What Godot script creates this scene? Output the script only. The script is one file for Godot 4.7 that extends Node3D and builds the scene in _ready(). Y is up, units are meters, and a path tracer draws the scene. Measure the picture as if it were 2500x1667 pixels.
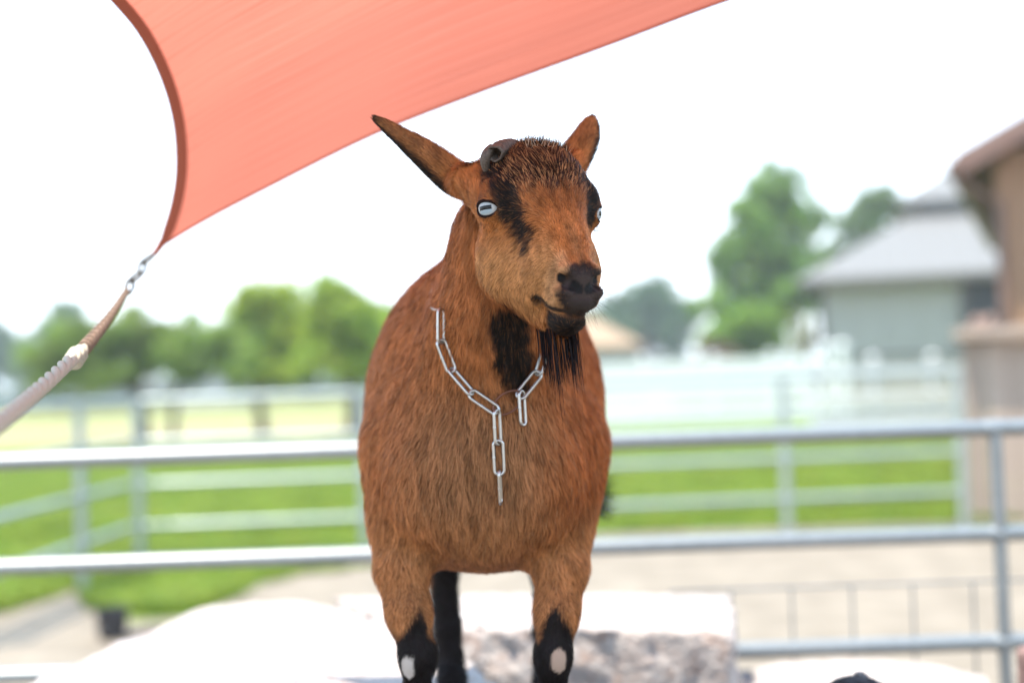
extends Node3D

# ---------------------------------------------------------------- helpers
var names := {}
var rng := RandomNumberGenerator.new()

func numbered(called: String) -> String:
	if not names.has(called):
		names[called] = 0
		return called
	names[called] += 1
	return "%s_%03d" % [called, names[called]]

func rnd(a: float, b: float) -> float:
	return rng.randf_range(a, b)

func lin(r: float, g: float, b: float) -> Color:
	return Color(r, g, b).linear_to_srgb()

func tag(o: Node, label: String, category: String, group := "", kind := "") -> Node:
	if label: o.set_meta("label", label)
	if category: o.set_meta("category", category)
	if group: o.set_meta("group", group)
	if kind: o.set_meta("kind", kind)
	return o

func thing(called: String, label: String, category: String, at := Vector3.ZERO, turn := 0.0, group := "") -> Node3D:
	var o := Node3D.new()
	o.name = numbered(called)
	add_child(o)
	o.position = at
	o.rotation.y = turn
	tag(o, label, category, group)
	return o

func put(mesh: Mesh, called: String, m: Material, parent: Node = null) -> MeshInstance3D:
	var o := MeshInstance3D.new()
	o.mesh = mesh
	o.material_override = m
	if parent == null:
		o.name = numbered(called)
		add_child(o)
	else:
		o.name = called
		parent.add_child(o, true)
	return o

func mat(c: Color, rough := 0.8, metal := 0.0) -> StandardMaterial3D:
	var m := StandardMaterial3D.new()
	m.albedo_color = c
	m.roughness = rough
	m.metallic = metal
	return m

func noise_tex(seed_: int, freq: float, dark: Color, light: Color, size := 512, oct := 5, as_normal := false, bump := 4.0, mid := 0.5) -> NoiseTexture2D:
	var n := FastNoiseLite.new()
	n.seed = seed_
	n.frequency = freq
	n.fractal_octaves = oct
	var t := NoiseTexture2D.new()
	t.width = size
	t.height = size
	t.seamless = true
	t.noise = n
	if as_normal:
		t.as_normal_map = true
		t.bump_strength = bump
	else:
		var g := Gradient.new()
		g.set_color(0, dark)
		g.set_color(1, light)
		g.add_point(mid, dark.lerp(light, 0.5))
		t.color_ramp = g
	return t

func noisy(seed_: int, freq: float, dark: Color, light: Color, scale_: Vector3, rough := 0.85, bump := 0.0, metal := 0.0) -> StandardMaterial3D:
	var m := StandardMaterial3D.new()
	m.albedo_texture = noise_tex(seed_, freq, dark, light)
	m.uv1_triplanar = true
	m.uv1_scale = scale_
	m.roughness = rough
	m.metallic = metal
	if bump > 0.0:
		m.normal_enabled = true
		m.normal_texture = noise_tex(seed_ + 7, freq * 2.0, Color.BLACK, Color.WHITE, 512, 5, true, bump)
	return m

func arr_mesh(v: PackedVector3Array, n: PackedVector3Array, ix: PackedInt32Array, c := PackedColorArray(), uv := PackedVector2Array()) -> ArrayMesh:
	var a := []
	a.resize(Mesh.ARRAY_MAX)
	a[Mesh.ARRAY_VERTEX] = v
	a[Mesh.ARRAY_NORMAL] = n
	a[Mesh.ARRAY_INDEX] = ix
	if c.size(): a[Mesh.ARRAY_COLOR] = c
	if uv.size(): a[Mesh.ARRAY_TEX_UV] = uv
	var m := ArrayMesh.new()
	m.add_surface_from_arrays(Mesh.PRIMITIVE_TRIANGLES, a)
	return m

# a mesh of quads and triangles that is being collected (flat or smooth normals worked out at the end)
class Shape:
	var v := PackedVector3Array()
	var ix := PackedInt32Array()
	var uv := PackedVector2Array()
	var cl := PackedColorArray()
	func quad(a: Vector3, b: Vector3, c: Vector3, d: Vector3) -> void:
		var k := v.size()
		v.append_array([a, b, c, d])
		ix.append_array([k, k + 1, k + 2, k, k + 2, k + 3])
	func tri(a: Vector3, b: Vector3, c: Vector3) -> void:
		var k := v.size()
		v.append_array([a, b, c])
		ix.append_array([k, k + 1, k + 2])
	# a box with bevelled edges, turned by basis b
	func box(c: Vector3, s: Vector3, bev := 0.0, b := Basis()) -> void:
		var h := s / 2.0
		if bev <= 0.0:
			bev = minf(h.x, minf(h.y, h.z)) * 0.02
		var sg := [Vector3(1, 0, 0), Vector3(0, 1, 0), Vector3(0, 0, 1)]
		for axis in 3:
			for s1: float in [-1.0, 1.0]:
				var n: Vector3 = sg[axis] * s1
				var u: Vector3 = sg[(axis + 1) % 3]
				var w: Vector3 = sg[(axis + 2) % 3] * s1
				var hu: float = h[(axis + 1) % 3] - bev
				var hw: float = h[(axis + 2) % 3] - bev
				var o: Vector3 = n * h[axis]
				quad(c + b * (o - u * hu - w * hw), c + b * (o - u * hu + w * hw), c + b * (o + u * hu + w * hw), c + b * (o + u * hu - w * hw))
		for axis in 3:
			var u2 := (axis + 1) % 3
			var w2 := (axis + 2) % 3
			for s1: float in [-1.0, 1.0]:
				for s2: float in [-1.0, 1.0]:
					var e1 := Vector3.ZERO
					var e2 := Vector3.ZERO
					e1[u2] = s1 * h[u2]; e1[w2] = s2 * (h[w2] - bev)
					e2[u2] = s1 * (h[u2] - bev); e2[w2] = s2 * h[w2]
					var l := Vector3.ZERO
					l[axis] = h[axis] - bev
					if s1 * s2 > 0.0:
						quad(c + b * (e1 - l), c + b * (e1 + l), c + b * (e2 + l), c + b * (e2 - l))
					else:
						quad(c + b * (e1 - l), c + b * (e2 - l), c + b * (e2 + l), c + b * (e1 + l))
		for s1: float in [-1.0, 1.0]:
			for s2: float in [-1.0, 1.0]:
				for s3: float in [-1.0, 1.0]:
					var k := h - Vector3(bev, bev, bev)
					var p1 := Vector3(s1 * h.x, s2 * k.y, s3 * k.z)
					var p2 := Vector3(s1 * k.x, s2 * h.y, s3 * k.z)
					var p3 := Vector3(s1 * k.x, s2 * k.y, s3 * h.z)
					if s1 * s2 * s3 > 0.0:
						tri(c + b * p1, c + b * p3, c + b * p2)
					else:
						tri(c + b * p1, c + b * p2, c + b * p3)
	func mesh() -> ArrayMesh:
		var n := PackedVector3Array()
		n.resize(v.size())
		for i in range(0, ix.size(), 3):
			var fn := (v[ix[i + 2]] - v[ix[i]]).cross(v[ix[i + 1]] - v[ix[i]])
			n[ix[i]] += fn; n[ix[i + 1]] += fn; n[ix[i + 2]] += fn
		for i in n.size():
			n[i] = n[i].normalized()
		var a := []
		a.resize(Mesh.ARRAY_MAX)
		a[Mesh.ARRAY_VERTEX] = v
		a[Mesh.ARRAY_NORMAL] = n
		a[Mesh.ARRAY_INDEX] = ix
		if uv.size() == v.size(): a[Mesh.ARRAY_TEX_UV] = uv
		if cl.size() == v.size(): a[Mesh.ARRAY_COLOR] = cl
		var m := ArrayMesh.new()
		m.add_surface_from_arrays(Mesh.PRIMITIVE_TRIANGLES, a)
		return m
	# a smooth tube along points, radius per point; closed joins its ends, else they are capped
	func tube(pts: PackedVector3Array, radii: PackedFloat32Array, sides := 10, closed := false) -> void:
		var n := pts.size()
		var k := v.size()
		var side := Vector3.ZERO
		for i in n:
			var t: Vector3
			if closed:
				t = (pts[(i + 1) % n] - pts[(i + n - 1) % n]).normalized()
			else:
				t = (pts[mini(i + 1, n - 1)] - pts[maxi(i - 1, 0)]).normalized()
			if side == Vector3.ZERO:
				side = t.cross(Vector3.UP if absf(t.y) < 0.9 else Vector3.RIGHT).normalized()
			side = (side - t * side.dot(t)).normalized()
			var up := t.cross(side)
			for j in sides:
				var a := TAU * j / sides
				v.append(pts[i] + (side * cos(a) + up * sin(a)) * radii[i])
		for i in (n if closed else n - 1):
			for j in sides:
				var a := k + i * sides + j
				var b := k + i * sides + (j + 1) % sides
				var c := k + ((i + 1) % n) * sides + j
				var d := k + ((i + 1) % n) * sides + (j + 1) % sides
				ix.append_array([a, c, b, b, c, d])
		if not closed:
			for e in [0, n - 1]:
				var m := v.size()
				v.append(pts[e])
				for j in sides:
					v.append(v[k + e * sides + j])
				for j in sides:
					if e == 0:
						ix.append_array([m, m + 1 + j, m + 1 + (j + 1) % sides])
					else:
						ix.append_array([m, m + 1 + (j + 1) % sides, m + 1 + j])
	func bar(a: Vector3, b: Vector3, r: float, sides := 12) -> void:
		tube(PackedVector3Array([a, b]), PackedFloat32Array([r, r]), sides)

func curve3(pts: Array, n: int) -> PackedVector3Array:
	var out := PackedVector3Array()
	var m := pts.size() - 1
	for i in n:
		var t := float(i) / (n - 1) * m
		var k := mini(int(t), m - 1)
		var f := t - k
		var p0: Vector3 = pts[maxi(k - 1, 0)]
		var p1: Vector3 = pts[k]
		var p2: Vector3 = pts[k + 1]
		var p3: Vector3 = pts[mini(k + 2, m)]
		out.append(p1.cubic_interpolate(p2, p0, p3, f))
	return out

func radii(pts: Array, n: int) -> PackedFloat32Array:
	var out := PackedFloat32Array()
	var m := pts.size() - 1
	for i in n:
		var t := float(i) / (n - 1) * m
		var k := mini(int(t), m - 1)
		out.append(lerpf(pts[k], pts[k + 1], t - k))
	return out

# ---------------------------------------------------------------- a solid as a field of rounded pieces joined smoothly, meshed as surface nets
class Field:
	var typ := PackedInt32Array()
	var a := PackedVector3Array()
	var b := PackedVector3Array()
	var ra := PackedFloat32Array()
	var rb := PackedFloat32Array()
	var kk := PackedFloat32Array()
	var bas: Array[Basis] = []
	var noise: FastNoiseLite
	var rough := 0.0
	var squash := Vector3.ONE
	func cone(p: Vector3, r: float, q: Vector3, s: float, k := 0.02, t := 0) -> void:
		typ.append(t); a.append(p); b.append(q); ra.append(r); rb.append(s); kk.append(k); bas.append(Basis())
	func ell(p: Vector3, r: Vector3, k := 0.02, m := Basis(), t := 1) -> void:
		typ.append(t); a.append(p); b.append(r); ra.append(0); rb.append(0); kk.append(k); bas.append(m.transposed())
	func block(p: Vector3, half: Vector3, r: float, m := Basis()) -> void:
		typ.append(2); a.append(p); b.append(half); ra.append(r); rb.append(0); kk.append(0.01); bas.append(m.transposed())
	func prim(i: int, p: Vector3) -> float:
		var t := typ[i]
		if t == 0 or t == 10:
			var ba := b[i] - a[i]
			var pa := p - a[i]
			var h := clampf(pa.dot(ba) / ba.dot(ba), 0.0, 1.0)
			return (pa - ba * h).length() - lerpf(ra[i], rb[i], h)
		if t == 2:
			var q := (bas[i] * (p - a[i])).abs() - b[i] + Vector3(ra[i], ra[i], ra[i])
			return q.max(Vector3.ZERO).length() + minf(maxf(q.x, maxf(q.y, q.z)), 0.0) - ra[i]
		var e := bas[i] * (p - a[i]) / b[i]
		var k0 := e.length()
		var k1 := (e / b[i]).length()
		if k1 < 1e-6:
			return -minf(b[i].x, minf(b[i].y, b[i].z))
		return k0 * (k0 - 1.0) / k1
	func eval(p: Vector3, act: PackedInt32Array) -> float:
		var d := 1.0
		for i in act:
			var e := prim(i, p)
			var k := kk[i]
			if typ[i] < 10:
				var h := maxf(k - absf(d - e), 0.0) / k
				d = minf(d, e) - h * h * k * 0.25
			else:
				var h := maxf(k - absf(d + e), 0.0) / k
				d = maxf(d, -e) + h * h * k * 0.25
		if noise:
			d += noise.get_noise_3dv(p) * rough
		return d
	func all() -> PackedInt32Array:
		return PackedInt32Array(range(typ.size()))
	func grad(p: Vector3, act: PackedInt32Array, e := 0.0012) -> Vector3:
		return Vector3(
			eval(p + Vector3(e, 0, 0), act) - eval(p - Vector3(e, 0, 0), act),
			eval(p + Vector3(0, e, 0), act) - eval(p - Vector3(0, e, 0), act),
			eval(p + Vector3(0, 0, e), act) - eval(p - Vector3(0, 0, e), act)).normalized()
	func onto(p: Vector3) -> Vector3:
		var act := all()
		for i in 8:
			p -= grad(p, act) * eval(p, act) * 0.9
		return p
	# returns [vertices, indices, normals]
	func nets(lo: Vector3, hi: Vector3, cell: float) -> Array:
		var nx := int(ceil((hi.x - lo.x) / cell)) + 1
		var ny := int(ceil((hi.y - lo.y) / cell)) + 1
		var nz := int(ceil((hi.z - lo.z) / cell)) + 1
		var sx := 1
		var sy := nx
		var sz := nx * ny
		var val := PackedFloat32Array()
		val.resize(nx * ny * nz)
		val.fill(99.0)
		var vid := PackedInt32Array()
		vid.resize(nx * ny * nz)
		vid.fill(-1)
		var B := 8
		var half := B * cell * 0.5
		var reach := half * 1.7321
		var everything := all()
		var blocks: Array[Vector3i] = []
		for bz in range(0, nz - 1, B):
			for by in range(0, ny - 1, B):
				for bx in range(0, nx - 1, B):
					var c := lo + Vector3(bx, by, bz) * cell + Vector3(half, half, half)
					var act := PackedInt32Array()
					for i in everything:
						if prim(i, c) < reach * 1.35 + kk[i]:
							act.append(i)
					if act.is_empty() or absf(eval(c, act)) > reach * 1.5 + cell:
						continue
					blocks.append(Vector3i(bx, by, bz))
					for z in range(bz, mini(bz + B + 1, nz)):
						for y in range(by, mini(by + B + 1, ny)):
							var at := z * sz + y * sy
							for x in range(bx, mini(bx + B + 1, nx)):
								if val[at + x] > 50.0:
									val[at + x] = eval(lo + Vector3(x, y, z) * cell, act)
		var v := PackedVector3Array()
		var ix := PackedInt32Array()
		for bl in blocks:
			for z in range(bl.z, mini(bl.z + B, nz - 1)):
				for y in range(bl.y, mini(bl.y + B, ny - 1)):
					for x in range(bl.x, mini(bl.x + B, nx - 1)):
						var o := z * sz + y * sy + x
						var f := [val[o], val[o + 1], val[o + sy], val[o + sy + 1], val[o + sz], val[o + sz + 1], val[o + sz + sy], val[o + sz + sy + 1]]
						var inside := 0
						for w in f:
							if w < 0.0: inside += 1
						if inside == 0 or inside == 8:
							continue
						var sum := Vector3.ZERO
						var cnt := 0
						for e in 12:
							var ax := e / 4
							var r := e % 4
							var i0: int
							var dv: Vector3
							var p0: Vector3
							if ax == 0:
								i0 = (r & 1) * 2 + (r >> 1) * 4; p0 = Vector3(0, r & 1, r >> 1); dv = Vector3(1, 0, 0)
							elif ax == 1:
								i0 = (r & 1) + (r >> 1) * 4; p0 = Vector3(r & 1, 0, r >> 1); dv = Vector3(0, 1, 0)
							else:
								i0 = (r & 1) + (r >> 1) * 2; p0 = Vector3(r & 1, r >> 1, 0); dv = Vector3(0, 0, 1)
							var i1 := i0 + (1 << ax)
							var fa: float = f[i0]
							var fb: float = f[i1]
							if (fa < 0.0) != (fb < 0.0):
								sum += p0 + dv * (fa / (fa - fb))
								cnt += 1
						vid[o] = v.size()
						v.append(lo + (Vector3(x, y, z) + sum / cnt) * cell)
		for bl in blocks:
			for z in range(maxi(bl.z, 1), mini(bl.z + B, nz - 1)):
				for y in range(maxi(bl.y, 1), mini(bl.y + B, ny - 1)):
					for x in range(maxi(bl.x, 1), mini(bl.x + B, nx - 1)):
						var o := z * sz + y * sy + x
						if vid[o] < 0:
							continue
						var s0 := val[o] < 0.0
						for ax in 3:
							var st: int = [sx, sy, sz][ax]
							var s1 := val[o + st] < 0.0
							if s0 == s1:
								continue
							var u: int = [sy, sz, sx][ax]
							var w: int = [sz, sx, sy][ax]
							var q0 := vid[o]
							var q1 := vid[o - u]
							var q2 := vid[o - u - w]
							var q3 := vid[o - w]
							if q0 < 0 or q1 < 0 or q2 < 0 or q3 < 0:
								continue
							if s0:
								ix.append_array([q0, q2, q1, q0, q3, q2])
							else:
								ix.append_array([q0, q1, q2, q0, q2, q3])
		var n := PackedVector3Array()
		n.resize(v.size())
		for i in range(0, ix.size(), 3):
			var fn := (v[ix[i + 2]] - v[ix[i]]).cross(v[ix[i + 1]] - v[ix[i]])
			n[ix[i]] += fn; n[ix[i + 1]] += fn; n[ix[i + 2]] += fn
		for i in n.size():
			n[i] = n[i].normalized()
		return [v, ix, n]

# ---------------------------------------------------------------- the goat
const GOAT_AT := Transform3D(Basis(), Vector3.ZERO)
const EYES := Vector3(0.0297, 0.1469, 0.0000)
const HX := Vector3(0.9063, 0, -0.4226)
const HY := Vector3(0, 1, 0)
const HF := Vector3(0.4226, 0, 0.9063)
const BASE := Vector3(0.0, -0.515, -0.15)
var body: Field
var fur_noise := FastNoiseLite.new()

func hp(x: float, y: float, f: float) -> Vector3:
	return EYES + HX * x + HY * y + HF * f

func head_of(p: Vector3) -> Vector3:
	var q := p - EYES
	return Vector3(q.dot(HX), q.y, q.dot(HF))

func seg(p: Vector3, a: Vector3, b: Vector3) -> float:
	var ba := b - a
	return (p - a - ba * clampf((p - a).dot(ba) / ba.dot(ba), 0.0, 1.0)).length()

func goat_field() -> Field:
	var f := Field.new()
	var hb := Basis(HX, HY, HF)
	# trunk
	f.ell(Vector3(-0.0375, -0.0806, -0.4000), Vector3(0.161, 0.172, 0.30), 0.04)
	f.ell(Vector3(-0.0389, -0.1588, -0.3800), Vector3(0.146, 0.150, 0.28), 0.04)
	f.ell(Vector3(-0.0435, -0.1008, -0.6200), Vector3(0.15, 0.15, 0.14), 0.05)
	f.ell(Vector3(-0.0328, -0.1564, -0.2000), Vector3(0.122, 0.122, 0.115), 0.05)
	f.ell(Vector3(-0.0246, -0.1262, -0.1650), Vector3(0.080, 0.105, 0.085), 0.05)
	for s: float in [-1.0, 1.0]:
		f.ell(Vector3(-0.0331, -0.1684, -0.1350) + Vector3(0.068 * s, 0, 0), Vector3(0.040, 0.060, 0.042), 0.03)
	f.cone(Vector3(-0.0313, -0.1770, -0.0550), 0.010, Vector3(-0.0336, -0.2500, -0.0900), 0.008, 0.045, 10)
	# fore legs
	for s in 2:
		var l := s == 0
		var sh: Vector3 = Vector3(-0.1345, -0.1379, -0.2400) if l else Vector3(0.0661, -0.1379, -0.2400)
		var el: Vector3 = Vector3(-0.1269, -0.2275, -0.2000) if l else Vector3(0.0492, -0.2275, -0.2000)
		var fa: Vector3 = Vector3(-0.1360, -0.2804, -0.1600) if l else Vector3(0.0608, -0.2804, -0.1600)
		var fb: Vector3 = Vector3(-0.1253, -0.3268, -0.1400) if l else Vector3(0.0542, -0.3268, -0.1400)
		var kn: Vector3 = Vector3(-0.1126, -0.3758, -0.1250) if l else Vector3(0.0490, -0.3758, -0.1250)
		var ca: Vector3 = Vector3(-0.1141, -0.4220, -0.1320) if l else Vector3(0.0492, -0.4220, -0.1320)
		var fe: Vector3 = Vector3(-0.1159, -0.4700, -0.1350) if l else Vector3(0.0493, -0.4700, -0.1350)
		var to: Vector3 = Vector3(-0.1160, -0.4805, -0.1150) if l else Vector3(0.0487, -0.4805, -0.1150)
		f.cone(sh, 0.047, el, 0.0415, 0.05)
		f.cone(el, 0.0415, fa, 0.0275, 0.03)
		f.cone(fa, 0.0275, fb, 0.0235, 0.02)
		f.cone(fb, 0.0235, kn, 0.0185, 0.02)
		f.ell(kn + Vector3(0, 0.0, 0.003), Vector3(0.0192, 0.025, 0.0198), 0.012)
		f.cone(kn, 0.0185, ca, 0.0145, 0.012)
		f.cone(ca, 0.0145, fe, 0.0145, 0.012)
		f.ell(fe, Vector3(0.018, 0.018, 0.02), 0.01)
		f.cone(fe, 0.015, to, 0.015, 0.01)
		for h: float in [-1.0, 1.0]:
			f.cone(to + Vector3(0.009 * h, 0.004, 0.004), 0.0115, to + Vector3(0.010 * h, -0.022, 0.012), 0.0125, 0.005)
	# hind legs
	for s in 2:
		var l := s == 0
		var x := 1016.0 if l else 1258.0
		var th: Vector3 = Vector3(-0.1167, -0.1830, -0.5400) if l else Vector3(0.0424, -0.1830, -0.5400)
		var st: Vector3 = Vector3(-0.1112, -0.2609, -0.4800) if l else Vector3(0.0443, -0.2609, -0.4800)
		var hk: Vector3 = Vector3(-0.1059, -0.3342, -0.5250) if l else Vector3(0.0520, -0.3342, -0.5250)
		var cn: Vector3 = Vector3(-0.0961, -0.4260, -0.5000) if l else Vector3(0.0519, -0.4260, -0.5000)
		var fe: Vector3 = Vector3(-0.0902, -0.4806, -0.4850) if l else Vector3(0.0528, -0.4806, -0.4850)
		var to: Vector3 = Vector3(-0.0880, -0.4921, -0.4650) if l else Vector3(0.0523, -0.4921, -0.4650)
		f.cone(th, 0.09, st, 0.055, 0.05)
		f.cone(st, 0.045, hk, 0.021, 0.03)
		f.ell(hk, Vector3(0.022, 0.03, 0.027), 0.015)
		f.cone(hk, 0.021, cn, 0.018, 0.015)
		f.cone(cn, 0.018, fe, 0.018, 0.01)
		f.cone(fe, 0.018, to, 0.016, 0.01)
		for h: float in [-1.0, 1.0]:
			f.cone(to + Vector3(0.009 * h, 0.004, 0.004), 0.012, to + Vector3(0.010 * h, -0.016, 0.012), 0.013, 0.005)
	# tail
	f.cone(Vector3(-0.0461, 0.0176, -0.7400), 0.03, Vector3(-0.0436, 0.0707, -0.8000), 0.016, 0.03)
	# withers and neck
	f.ell(Vector3(-0.0372, -0.0095, -0.3300), Vector3(0.10, 0.105, 0.16), 0.06)
	f.cone(Vector3(-0.0135, 0.1160, -0.1150), 0.050, Vector3(-0.0362, -0.0034, -0.2800), 0.095, 0.06)
	f.cone(Vector3(-0.0041, 0.1340, -0.0850), 0.050, Vector3(-0.0250, 0.0125, -0.1250), 0.0595, 0.04)
	f.cone(Vector3(-0.0250, 0.0125, -0.1250), 0.0595, Vector3(-0.0293, -0.0793, -0.1900), 0.085, 0.05)
	# skull
	f.ell(hp(0, 0.016, -0.018), Vector3(0.0575, 0.043, 0.056), 0.03, hb)
	f.ell(hp(0, 0.034, -0.014), Vector3(0.036, 0.029, 0.036), 0.025, hb)
	for s: float in [-1.0, 1.0]:
		f.ell(hp(0.0510 * s, 0.009, 0.002), Vector3(0.0180, 0.0185, 0.0225), 0.018, hb)
		f.ell(hp(EYE_X * s, EYE_Y, EYE_F) - eye_dir(s) * 0.001, Vector3(0.0160, 0.0156, 0.0160), 0.010, hb)
		f.ell(hp(0.0245 * s, -0.076, 0.040), Vector3(0.0190, 0.030, 0.036), 0.022, hb)
		f.ell(hp(0.0385 * s, -0.052, -0.014), Vector3(0.0225, 0.045, 0.042), 0.025, hb)
	f.cone(hp(0, 0.006, 0.008), 0.041, hp(0, -0.068, 0.068), 0.0265, 0.025)
	# roots of the ears
	f.cone(hp(-0.040, 0.020, -0.035), 0.026, Vector3(-0.0573, 0.1837, -0.0450), 0.0135, 0.022)
	f.cone(hp(0.036, 0.020, -0.040), 0.024, Vector3(0.0686, 0.2013, -0.0760), 0.0125, 0.018)
	# lower jaw
	f.cone(hp(0, -0.085, -0.010), 0.035, hp(0, -0.124, 0.058), 0.0160, 0.02)
	f.ell(hp(0, -0.1255, 0.070), Vector3(0.0160, 0.0110, 0.0165), 0.010, hb)
	# muzzle
	f.ell(hp(0, -0.090, 0.081), Vector3(0.0260, 0.0230, 0.0225), 0.012, hb)
	f.ell(hp(0, -0.077, 0.088), Vector3(0.0190, 0.0150, 0.0165), 0.010, hb)
	f.ell(hp(0, -0.103, 0.089), Vector3(0.0180, 0.0165, 0.0150), 0.008, hb)
	for s: float in [-1.0, 1.0]:
		f.ell(hp(0.0172 * s, -0.101, 0.077), Vector3(0.0110, 0.0135, 0.0175), 0.008, hb)
		f.ell(hp(0.0145 * s, -0.0745, 0.0960), Vector3(0.0090, 0.0065, 0.0090), 0.005, hb)
		f.ell(hp(0.0180 * s, -0.0960, 0.0945), Vector3(0.0085, 0.0070, 0.0095), 0.005, hb)
	# carved: nostrils, mouth
	for s: float in [-1.0, 1.0]:
		f.cone(hp(0.0218 * s, -0.0815, 0.0940), 0.0042, hp(0.0175 * s, -0.0870, 0.1010), 0.0064, 0.003, 10)
		f.cone(hp(0.0175 * s, -0.0870, 0.1010), 0.0064, hp(0.0060 * s, -0.0935, 0.1075), 0.0030, 0.003, 10)
		f.cone(hp(0.0320 * s, -0.099, 0.058), 0.0024, hp(0.0230 * s, -0.1170, 0.083), 0.0030, 0.004, 10)
		f.cone(hp(0.0230 * s, -0.1170, 0.083), 0.0030, hp(0.010 * s, -0.1215, 0.099), 0.0034, 0.004, 10)
	f.cone(hp(-0.011, -0.1215, 0.099), 0.0034, hp(0.011, -0.1215, 0.099), 0.0034, 0.004, 10)
	f.cone(hp(0, -0.092, 0.109), 0.0013, hp(0, -0.117, 0.105), 0.0015, 0.003, 10)
	return f

# eye sockets are cut where the eyeballs sit
const EYE_X := 0.0600
const EYE_Y := -0.0040
const EYE_F := 0.0055
const EYE_R := 0.0138

func eye_dir(s: float) -> Vector3:
	return (HX * 0.83 * s + HF * 0.55 + HY * 0.03).normalized()

# how far out a point is, as a share of the almond between the lids
func lid_share(d: Vector3, g: Vector3, s: float) -> float:
	var u := (HF * 0.83 - HX * 0.55 * s)
	u = (u - g * u.dot(g)).normalized()
	var w := u.cross(g).normalized()
	if w.y < 0: w = -w
	var y := d.dot(w)
	return Vector2(d.dot(u) / 0.0122, y / (0.0064 if y > 0 else 0.0092)).length()

# one ear: a cupped sheet with thickness along a curve; returns [vertices, indices, normals]
func ear_shape(axis: Array, widths: Array, across: Vector3, opens: Vector3, cup: float) -> Array:
	var n := 40
	var m := 17
	var c := curve3(axis, n)
	var w := radii(widths, n)
	var v := PackedVector3Array()
	var ix := PackedInt32Array()
	for i in n:
		var t := (c[mini(i + 1, n - 1)] - c[maxi(i - 1, 0)]).normalized()
		var u := (across - t * across.dot(t)).normalized()
		var o := (opens - t * opens.dot(t) - u * opens.dot(u)).normalized()
		for side in 2:
			for j in m:
				var a := (float(j) / (m - 1) * 2.0 - 1.0) * cup
				var th := 0.0022 * sqrt(maxf(0.0, 1.0 - pow(absf(a) / cup, 4.0))) * minf(1.0, w[i] / 0.008)
				var rr := w[i] / sin(minf(cup, 1.5))
				var q := c[i] + u * rr * sin(a) + o * rr * (1.0 - cos(a))
				v.append(q + (o * cos(a) - u * sin(a)) * (th if side == 0 else -th))
	for i in n - 1:
		for side in 2:
			for j in m - 1:
				var a := (i * 2 + side) * m + j
				var b := a + 2 * m
				if side == 0:
					ix.append_array([a, a + 1, b, a + 1, b + 1, b])
				else:
					ix.append_array([a, b, a + 1, a + 1, b, b + 1])
	var nn := PackedVector3Array()
	nn.resize(v.size())
	for i in range(0, ix.size(), 3):
		var fn := (v[ix[i + 2]] - v[ix[i]]).cross(v[ix[i + 1]] - v[ix[i]])
		nn[ix[i]] += fn; nn[ix[i + 1]] += fn; nn[ix[i + 2]] += fn
	for i in nn.size():
		nn[i] = nn[i].normalized()
	# turn the sheet inside out if its outer side does not look away from the opening
	var mid := (n / 2 * 2 + 1) * m + m / 2
	if nn[mid].dot(opens) > 0.0:
		for i in range(0, ix.size(), 3):
			var k := ix[i + 1]; ix[i + 1] = ix[i + 2]; ix[i + 2] = k
		for i in nn.size():
			nn[i] = -nn[i]
	return [v, ix, nn]

var ear_axes: Array = []

func ss(a: float, b: float, x: float) -> float:
	return smoothstep(a, b, x)

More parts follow.
